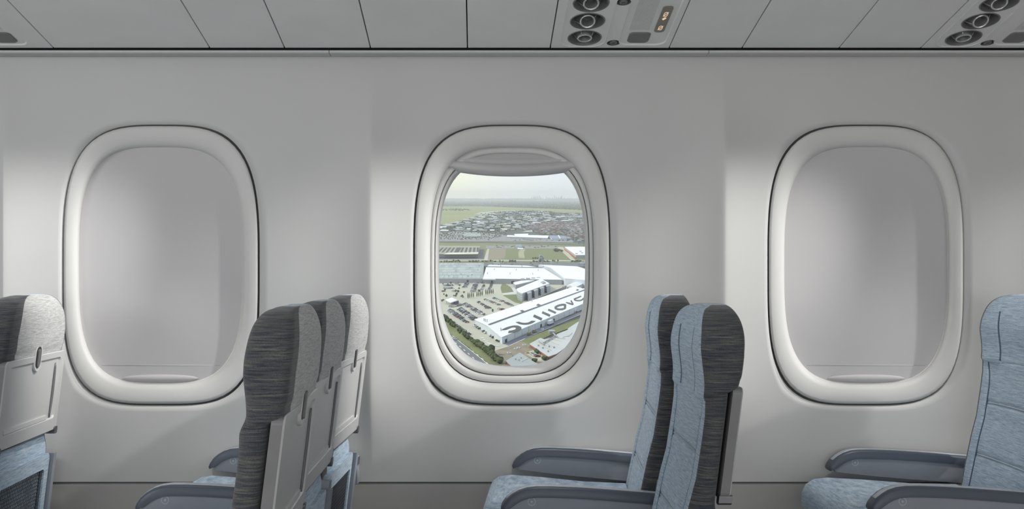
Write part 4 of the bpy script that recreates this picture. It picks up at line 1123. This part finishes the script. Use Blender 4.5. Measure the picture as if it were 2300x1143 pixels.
def truck(p, rz, label, s=1.0, colr=None):
    root = empty('truck', at(Vector((p.x,p.y,.62)), rz) @ Matrix.Scale(s,4)); tag(root,label,'truck')
    f = MB(); f.box((-6,-1.25,1.2),(4,1.25,4.0)); bevel(f.build('cargo_box', colr or O_WALLW, root),.1)
    f = MB(); f.loft([[Vector((x,y,z)) for x,z in ((4.3,.6),(6.6,.6),(6.7,1.8),(6.2,3.1),(4.3,3.2))] for y in (-1.2,1.2)], True, True, True); cb = f.build('cab', O_CAR['silver'], root)
    f = MB(); f.loft([[Vector((x,y,z)) for x,z in ((6.62,1.9),(6.75,1.9),(6.35,2.9),(6.2,2.9))] for y in (-1.1,1.1)], True, True, True); f.build('windscreen', O_CGL, cb)
    for x in (-5,-3.7,5.2):
        for y in (-1.25,.95):
            f = MB(); f.loft([[Vector((x+.5*math.cos(a),y+d,.5+.5*math.sin(a))) for a in [2*PI*k/10 for k in range(10)]] for d in (0,.3)], True, True, True); f.build('wheel', O_TYRE, root)
    return root
truck(G1(275,1036), PI, 'long white truck at the left end of the motorway', 1.25)
truck(G1(705,1031), PI, 'white truck on the motorway above the factory ridge', 1.25)
truck(G1(1590,1026), PI, 'white truck at the right window edge of the motorway', 1.25)
fr_hd = hdg(B, Cc)
truck(G2(1265,642), fr_hd, 'long white truck parked beside the grass bank', 1.3)
truck(G2(1048,748), fr_hd, 'brown loaded truck lowest on the factory road', .8, O_DIRT)
truck(G2(1100,722), fr_hd, 'brown loaded truck second lowest on the factory road', .8, O_DIRT)
truck(G2(1515,512), fr_hd, 'white box truck high up the factory road', 1.0)
for (u_,v_,lab) in ((905,893,'pile of pale crates in the dirt plot'),(935,882,'taller stack of pale crates in the dirt plot'),(710,955,'white drum tank standing in the dirt plot'),(835,937,'pale skip in the dirt plot near the grey shed'),(993,855,'pale container beside the factory kerb'),(1030,935,'orange digger in the small brick yard'),(1180,690,'low white crate on the kerb beside the factory road')):
    p = G2(u_,v_); root = empty('site_crate' if 'digger' not in lab else 'digger', at(p)); tag(root, lab, 'crate' if 'digger' not in lab else 'digger')
    mm = O_WALLW if 'digger' not in lab else omat('orange machine paint',(.45,.25,.08))
    f = MB(); f.box((-1.5,-2,0),(1.5,2,1.2)); f.box((-1.6,-2.1,1.1),(1.6,2.1,1.3)); f.build('body', mm, root)
    f = MB(); f.box((-.7,-1,1.3),(.7,1,1.9)); f.build('lid' if 'digger' not in lab else 'cab', O_WALLG, root)

# ---- trees -------------------------------------------------------------------
def blob_mesh(name, m, seed, rx, rz, tall=False, sub=2):
    rnd = random.Random(seed); bm = bmesh.new(); bmesh.ops.create_icosphere(bm, subdivisions=sub, radius=1)
    for v in bm.verts:
        k = 1+rnd.uniform(-.22,.22); v.co = Vector((v.co.x*rx*k, v.co.y*rx*k, v.co.z*rz*k + rz*(1.02 if tall else 1.25)))
        if tall: 
            s_ = 1-.55*max(0,(v.co.z/(2*rz))-.35); v.co.x *= s_; v.co.y *= s_
    me = bpy.data.meshes.new(name); bm.to_mesh(me); bm.free(); me.materials.append(m); return me
CROWN = [blob_mesh('crown', O_LEAF[k%3], 10+k, 3.0, 2.6) for k in range(6)]
POP = [blob_mesh('crown', O_LEAF[k%2], 40+k, 1.55, 6.4, True) for k in range(3)]
tm = MB(); tm.tube([(0,0,-.5),(0,0,3.0)], [.45,.3], 6); to = tm.build('trunk', O_TRUNK); TRUNK = to.data; bpy.data.objects.remove(to)
def tree(p, s, label, group, kinds=CROWN, name='tree'):
    root = empty(name, at(Vector((p.x,p.y,.5)), random.uniform(0,6)) @ Matrix.Diagonal((s*random.uniform(.85,1.15),s*random.uniform(.85,1.15),s*random.uniform(.85,1.2),1)))
    tag(root, label, 'tree', group)
    o = bpy.data.objects.new('crown', random.choice(kinds)); col.objects.link(o); o.parent = root
    o = bpy.data.objects.new('trunk', TRUNK); col.objects.link(o); o.parent = root
    return root
for k in range(15):
    t = (k+.5)/15
    if k in (4,9): continue
    u_ = 408+275*t; v_ = 372-52*t
    tree(G2(u_,v_), random.uniform(.5,.62), 'tall narrow poplar in the row across the car park', 'poplars across the car park', POP, 'poplar_tree')
path = [(160,575),(230,625),(300,690),(380,745),(440,800),(520,860),(590,915),(640,950),(700,1005),(745,1040)]
for k in range(105):
    s_ = random.random()*(len(path)-1); i = int(s_); t = s_-i
    u_ = path[i][0]+(path[i+1][0]-path[i][0])*t + random.uniform(-14,14); v_ = path[i][1]+(path[i+1][1]-path[i][1])*t + random.uniform(-8,14)
    tree(G2(u_,v_), random.uniform(.42,.75)*(1+.35*(v_>850)), 'dark bushy tree in the belt beside the lower left road', 'trees along the lower left road')
tree(G2(650,945), 1.35, 'tallest dark tree where the street tree belt meets the dirt plot', None)
for (u_,v_) in ((170,330),(180,285),(315,305),(330,240),(325,270),(300,330),(290,350),(360,345),(365,360),(350,350),(195,352),(165,390),(150,400),(210,225),(290,300),(270,345),(160,222),(240,215),(300,222),(375,310),(580,245),(670,210),(470,300),(530,300)):
    tree(G2(u_,v_+4), random.uniform(.38,.6), 'small tree dotted among the cars of the upper lot', 'small trees in the upper car park')
for (u_,v_) in ((525,423),(590,462),(670,510),(670,492),(435,450),(395,430),(500,480),(580,545),(720,815),(735,820),(710,812),(485,655),(235,497)):
    tree(G2(u_,v_), random.uniform(.3,.42), 'small tree on a green island in the lower lot', 'island trees in the lower car park')
for (u_,v_) in ((1120,935),(1130,945),(1110,925),(1195,1005),(1205,1010),(1215,1000),(1090,1020),(1110,1030)):
    tree(G2(u_,v_), random.uniform(.5,.75), 'dark shrubby tree against the brick warehouse', 'trees by the brick warehouse')
for k in range(22):
    u_ = random.uniform(1300,1385); tree(G1(u_, random.uniform(882,897)), random.uniform(.75,1.05), 'dark tree in the clump at the right of the open field', 'clump of trees in the open field')
for k in range(3): tree(G1(1085+25*k,970), .7, 'dark tree in the trio at the foot of the open field', 'three trees at the field edge')
for k in range(110):
    u_ = random.choice((random.uniform(130,330),random.uniform(420,640),random.uniform(640,930),random.uniform(1080,1340),random.uniform(1480,1610)))
    tree(G1(u_, random.uniform(994,1003)), random.uniform(.4,.65), 'roadside tree in the hedge along the motorway', 'trees in the motorway hedge')

# far scatter of trees / houses / sheds
def inside(pts, x, y):
    r = False; n = len(pts)
    for i in range(n):
        (x0,y0),(x1,y1) = pts[i],pts[(i+1)%n]
        if (y0 > y) != (y1 > y) and x < (x1-x0)*(y-y0)/(y1-y0)+x0: r = not r
    return r
def samp(pts, n):
    out = []; xs_ = [p[0] for p in pts]; ys_ = [p[1] for p in pts]
    while len(out) < n:
        x,y = random.uniform(min(xs_),max(xs_)), random.uniform(min(ys_),max(ys_))
        if inside(pts,x,y): out.append((x,y))
    return out
IND = [(120,640),(340,585),(480,540),(620,505),(760,482),(960,478),(1160,478),(1400,497),(1620,505),(1620,575),(1300,585),(1130,605),(980,660),(800,690),(560,690),(120,690)]
SUB = [(1620,570),(1300,590),(1130,610),(960,670),(1010,690),(1100,690),(1180,725),(1250,720),(1420,720),(1500,745),(1620,790)]
FARB = [(120,352),(1620,352),(1620,470),(1250,450),(900,438),(560,424),(120,424)]
SHEDM = []
def shed_mesh(mr, mw):
    f = MB(); f.box((-.5,-.5,0),(.5,.5,.8), 1); f.loft([[Vector((x,y,z)) for y,z in ((-.52,.8),(0,1.0),(.52,.8))] for x in (-.52,.52)], False, mi=0)
    f.add([(-.5,-.5,.8),(-.5,.5,.8),(-.5,0,1.0)],[(0,1,2)],1); f.add([(.5,-.5,.8),(.5,.5,.8),(.5,0,1.0)],[(0,1,2)],1)
    o = f.build('industrial_shed',[mr,mw]); me = o.data; bpy.data.objects.remove(o); return me
SH = [('white roofed',shed_mesh(O_WHITE,O_WALLG),4),('pale grey roofed',shed_mesh(O_ROOFP,O_WALLG),5),('green grey roofed',shed_mesh(O_ROOFG,O_WALLG),3),('blue grey roofed',shed_mesh(O_ROOFD,O_WALLG),3),('cream roofed',shed_mesh(omat('cream roof',(.62,.58,.46)),O_WBRN),2)]
SHW = [s for s in SH for _ in range(s[2])]
placed = []
for (u_,v_) in samp(IND, 620):
    p = G1(u_,v_); nm,me,_ = random.choice(SHW); sc_ = p.y/5000
    sx_, sy_ = random.choice((1,1,1,1.7))*random.uniform(15,42)*sc_, random.uniform(60,150)*sc_
    if len(placed) >= 295 or any(abs(p.x-a) < (sx_+c)*.56+6 and abs(p.y-b) < (sy_+d)*.53+6 for a,b,c,d in placed): continue
    placed.append((p.x,p.y,sx_,sy_))
    o = bpy.data.objects.new('industrial_shed', me); col.objects.link(o)
    o.matrix_world = at(Vector((p.x,p.y,.5)), random.uniform(-.02,.02)) @ Matrix.Diagonal((sx_, sy_, random.uniform(4,7), 1))
    tag(o, nm+' shed in the distant industrial estate', 'shed', 'sheds in the industrial estate')
def house_mesh(mr, mw):
    f = MB(); f.box((-7,-6,0),(7,6,3), 1); f.add([(-8,-7,3),(8,-7,3),(8,7,3),(-8,7,3),(-3,0,6),(3,0,6)],[(0,1,5,4),(1,2,5),(2,3,4,5),(3,0,4)],0)
    o = f.build('house',[mr,mw]); me = o.data; bpy.data.objects.remove(o); return me
O_WC = omat('cream house wall',(.30,.28,.25))
HS = [('terracotta roofed',house_mesh(omat('terracotta tiles',(.20,.115,.085)),O_WC)),('brown roofed',house_mesh(omat('brown tiles',(.15,.10,.075)),O_WC)),('grey roofed',house_mesh(omat('grey tiles',(.24,.24,.25)),O_WC)),('pale roofed',house_mesh(omat('pale tiles',(.36,.35,.34)),O_WC)),('dark roofed',house_mesh(omat('dark tiles',(.09,.09,.10)),O_WC))]
SUBP = sorted(samp(SUB, 1500), key=lambda p: -p[1])
hp = []
for (u_,v_) in SUBP[:700]:
    p = G1(u_,v_)
    if len(hp) >= 290 or any(abs(p.x-a) < 15 and abs(p.y-b) < 15 for a,b in hp): continue
    hp.append((p.x,p.y)); nm,me = random.choice(HS); o = bpy.data.objects.new('house', me); col.objects.link(o)
    o.matrix_world = at(Vector((p.x,p.y,.4)), random.choice((0,PI/2))+random.uniform(-.2,.2)) @ Matrix.Scale(.8,4); tag(o, nm+' suburban house beyond the shopping centre', 'house', 'houses beyond the shopping centre')
def mass(name, pts, prims, m, label, cat):
    f = MB()
    for (u_,v_) in pts:
        p = G1(u_,v_); prims(f, p)
    o = f.build(name, m, M=GM, fix=False); tag(o, label, cat, kind='stuff'); return o
def p_house(f, p):
    s = random.uniform(.7,1.0)*max(1,p.y/8000); k = random.randrange(5); M_ = Matrix.Translation((p.x,p.y,.4)) @ Matrix.Scale(s,4)
    f.box((-7,-6,0),(7,6,3), 5, M_); f.add([M_ @ Vector(q) for q in ((-8,-7,3),(8,-7,3),(8,7,3),(-8,7,3),(-3,0,6),(3,0,6))],[(0,1,5,4),(1,2,5),(2,3,4,5),(3,0,4)],k)
HM = [me.materials[0] for _,me in HS]+[O_WC]
SIDES = [[(-1900,352),(60,352),(60,560),(-1900,760)],[(1680,352),(3600,352),(3600,800),(1680,800)]]
mass('suburban_houses', SUBP[700:]+samp(FARB,1700)+samp(SIDES[0],900)+samp(SIDES[1],1500), p_house, HM, 'mass of tiny suburban houses fading into the haze', 'houses')
OCT = [(1,0,0),(0,1,0),(-1,0,0),(0,-1,0),(.7,.7,.6),(-.7,.7,.6),(-.7,-.7,.6),(.7,-.7,.6),(0,0,1.1)]
def p_tree(f, p, lo_=1.8, hi_=3.6):
    r = random.uniform(lo_,hi_)*max(.5,p.y/6000); k = random.randrange(3); n = 6; a0 = random.random()*6
    r1 = [Vector((p.x+r*math.cos(a0+2*PI*i/n)*random.uniform(.7,1.1),p.y+r*math.sin(a0+2*PI*i/n),.3)) for i in range(n)]
    r2 = [Vector((p.x+r*1.1*math.cos(a0+2*PI*i/n)*random.uniform(.7,1.1),p.y+r*1.1*math.sin(a0+2*PI*i/n),r*.9)) for i in range(n)]
    r3 = [Vector((p.x+r*.5*math.cos(a0+2*PI*i/n),p.y+r*.5*math.sin(a0+2*PI*i/n),r*1.7*random.uniform(.85,1.1))) for i in range(n)]
    f.loft([r1,r2,r3], True, False, True, mi=k)
tp = samp(SUB, 2600)+samp(IND,3400)+samp(FARB,6500)+samp([(120,690),(800,690),(830,720),(640,775),(120,770)],420)
tp += samp([(150,462),(300,452),(480,468),(300,474),(150,472)],90)+samp([(540,505),(700,485),(860,500),(780,530),(640,545)],70)+samp([(900,475),(1160,478),(1160,492),(930,488)],80)+samp([(1500,750),(1620,760),(1620,800),(1480,790)],30)
tp += samp([(-1900,352),(60,352),(60,980),(-1900,1100)],2200)+samp([(1680,352),(3600,352),(3600,1000),(1680,980)],2600)
mass('distant_trees', tp, p_tree, O_LEAF, 'mass of distant trees between roofs and fields', 'trees')
# city skyline in the haze
O_TOW = omat('tower grey', (.22,.24,.27), .6)
def tower(px, top, wpx, kindt=0):
    D_ = 42000.0; p = Vector(((px-CX)/F*D_, D_*math.cos(0), 0)); r = ray(px,top); t = D_/r.y; h = CG.z+r.z*t; wd = wpx/F*D_
    p.x = (CG+r*t).x
    root = empty('skyscraper', at(p)); tag(root, 'faint grey tower in the hazy city skyline', 'skyscraper', 'towers of the hazy skyline')
    f = MB(); f.box((-wd/2,-wd/2,-1),(wd/2,wd/2,h*.88)); f.box((-wd*.36,-wd*.36,h*.88),(wd*.36,wd*.36,h)); f.build('tower_shaft', O_TOW, root)
    if kindt: f = MB(); f.tube([(0,0,h),(0,0,h+wd*1.6)], wd*.07, 5); f.build('spire', O_TOW, root)
for px,top,wpx,kt in ((1194,441.5,1.6,0),(1198,441,1.4,0),(1202,440.5,1.8,0),(1205,441,1.3,0),(1208,440.5,1.6,0),(1212,439.5,1.8,0),(1200,443.5,2.2,0),(1215,443,2,0),(1227,440.5,1.6,0),(1231,443.5,1.8,0),(1235,443,1.6,0),(1241,442.5,1.8,0),(1246,438.5,1.7,1),(1250,441.5,1.6,0),(1254,441.5,1.6,0),(1258,443,2,0),(1260.5,440.5,1.6,0),(1262,439.5,1.5,0),(1267,444,2,0),(1280,444.5,2,0),(1295.5,444,1.6,0),(1187,444.5,2,0),(1180,445,2,0)):
    tower(px,top,wpx,kt)

# ---- haze, sky, sun
m = bpy.data.materials.new('city haze'); m.use_nodes = True; nt = m.node_tree; nt.nodes.remove(nt.nodes['Principled BSDF'])
vs = nt.nodes.new('ShaderNodeVolumeScatter'); vs.inputs['Density'].default_value = 3.9e-5; vs.inputs['Color'].default_value = (.93,.96,1,1); vs.inputs['Anisotropy'].default_value = 0.0
nt.links.new(vs.outputs[0], nt.nodes['Material Output'].inputs['Volume'])
hz = MB(); hz.box((-25000,160,-2.5),(25000,45000,420)); o = hz.build('haze', m, M=GM); tag(o,'thin pale haze over the ground towards the horizon','haze',kind='stuff')
sc.cycles.volume_bounces = 1
wd = bpy.data.worlds.new('sky'); sc.world = wd; wd.use_nodes = True; nt = wd.node_tree; N = nt.nodes; L = nt.links
bg = N['Background']; tc = N.new('ShaderNodeTexCoord')
nrm = N.new('ShaderNodeVectorMath'); nrm.operation = 'NORMALIZE'; L.new(tc.outputs['Generated'], nrm.inputs[0])
dt = N.new('ShaderNodeVectorMath'); dt.operation = 'DOT_PRODUCT'; L.new(nrm.outputs[0], dt.inputs[0]); g_ = Vector((-.14,1,.085)).normalized(); dt.inputs[1].default_value = g_
rp = N.new('ShaderNodeValToRGB'); L.new(dt.outputs['Value'], rp.inputs['Fac'])
e = rp.color_ramp.elements; e[0].position = .955; e[0].color = (.74,.82,.91,1); e[1].position = .9958; e[1].color = (1.0,.99,.70,1)
x = e.new(.975); x.color = (.83,.87,.92,1); x = e.new(.989); x.color = (.93,.94,.88,1)
L.new(rp.outputs['Color'], bg.inputs['Color']); bg.inputs['Strength'].default_value = 1.12
sd = bpy.data.lights.new('sun','SUN'); sd.energy = 2.5; sd.angle = math.radians(.6); sd.color = (1,.96,.86)
so = bpy.data.objects.new('sun', sd); col.objects.link(so)
dv = GM.to_3x3() @ Vector((.80,-.20,-.62)); so.rotation_euler = dv.to_track_quat('-Z','Y').to_euler()
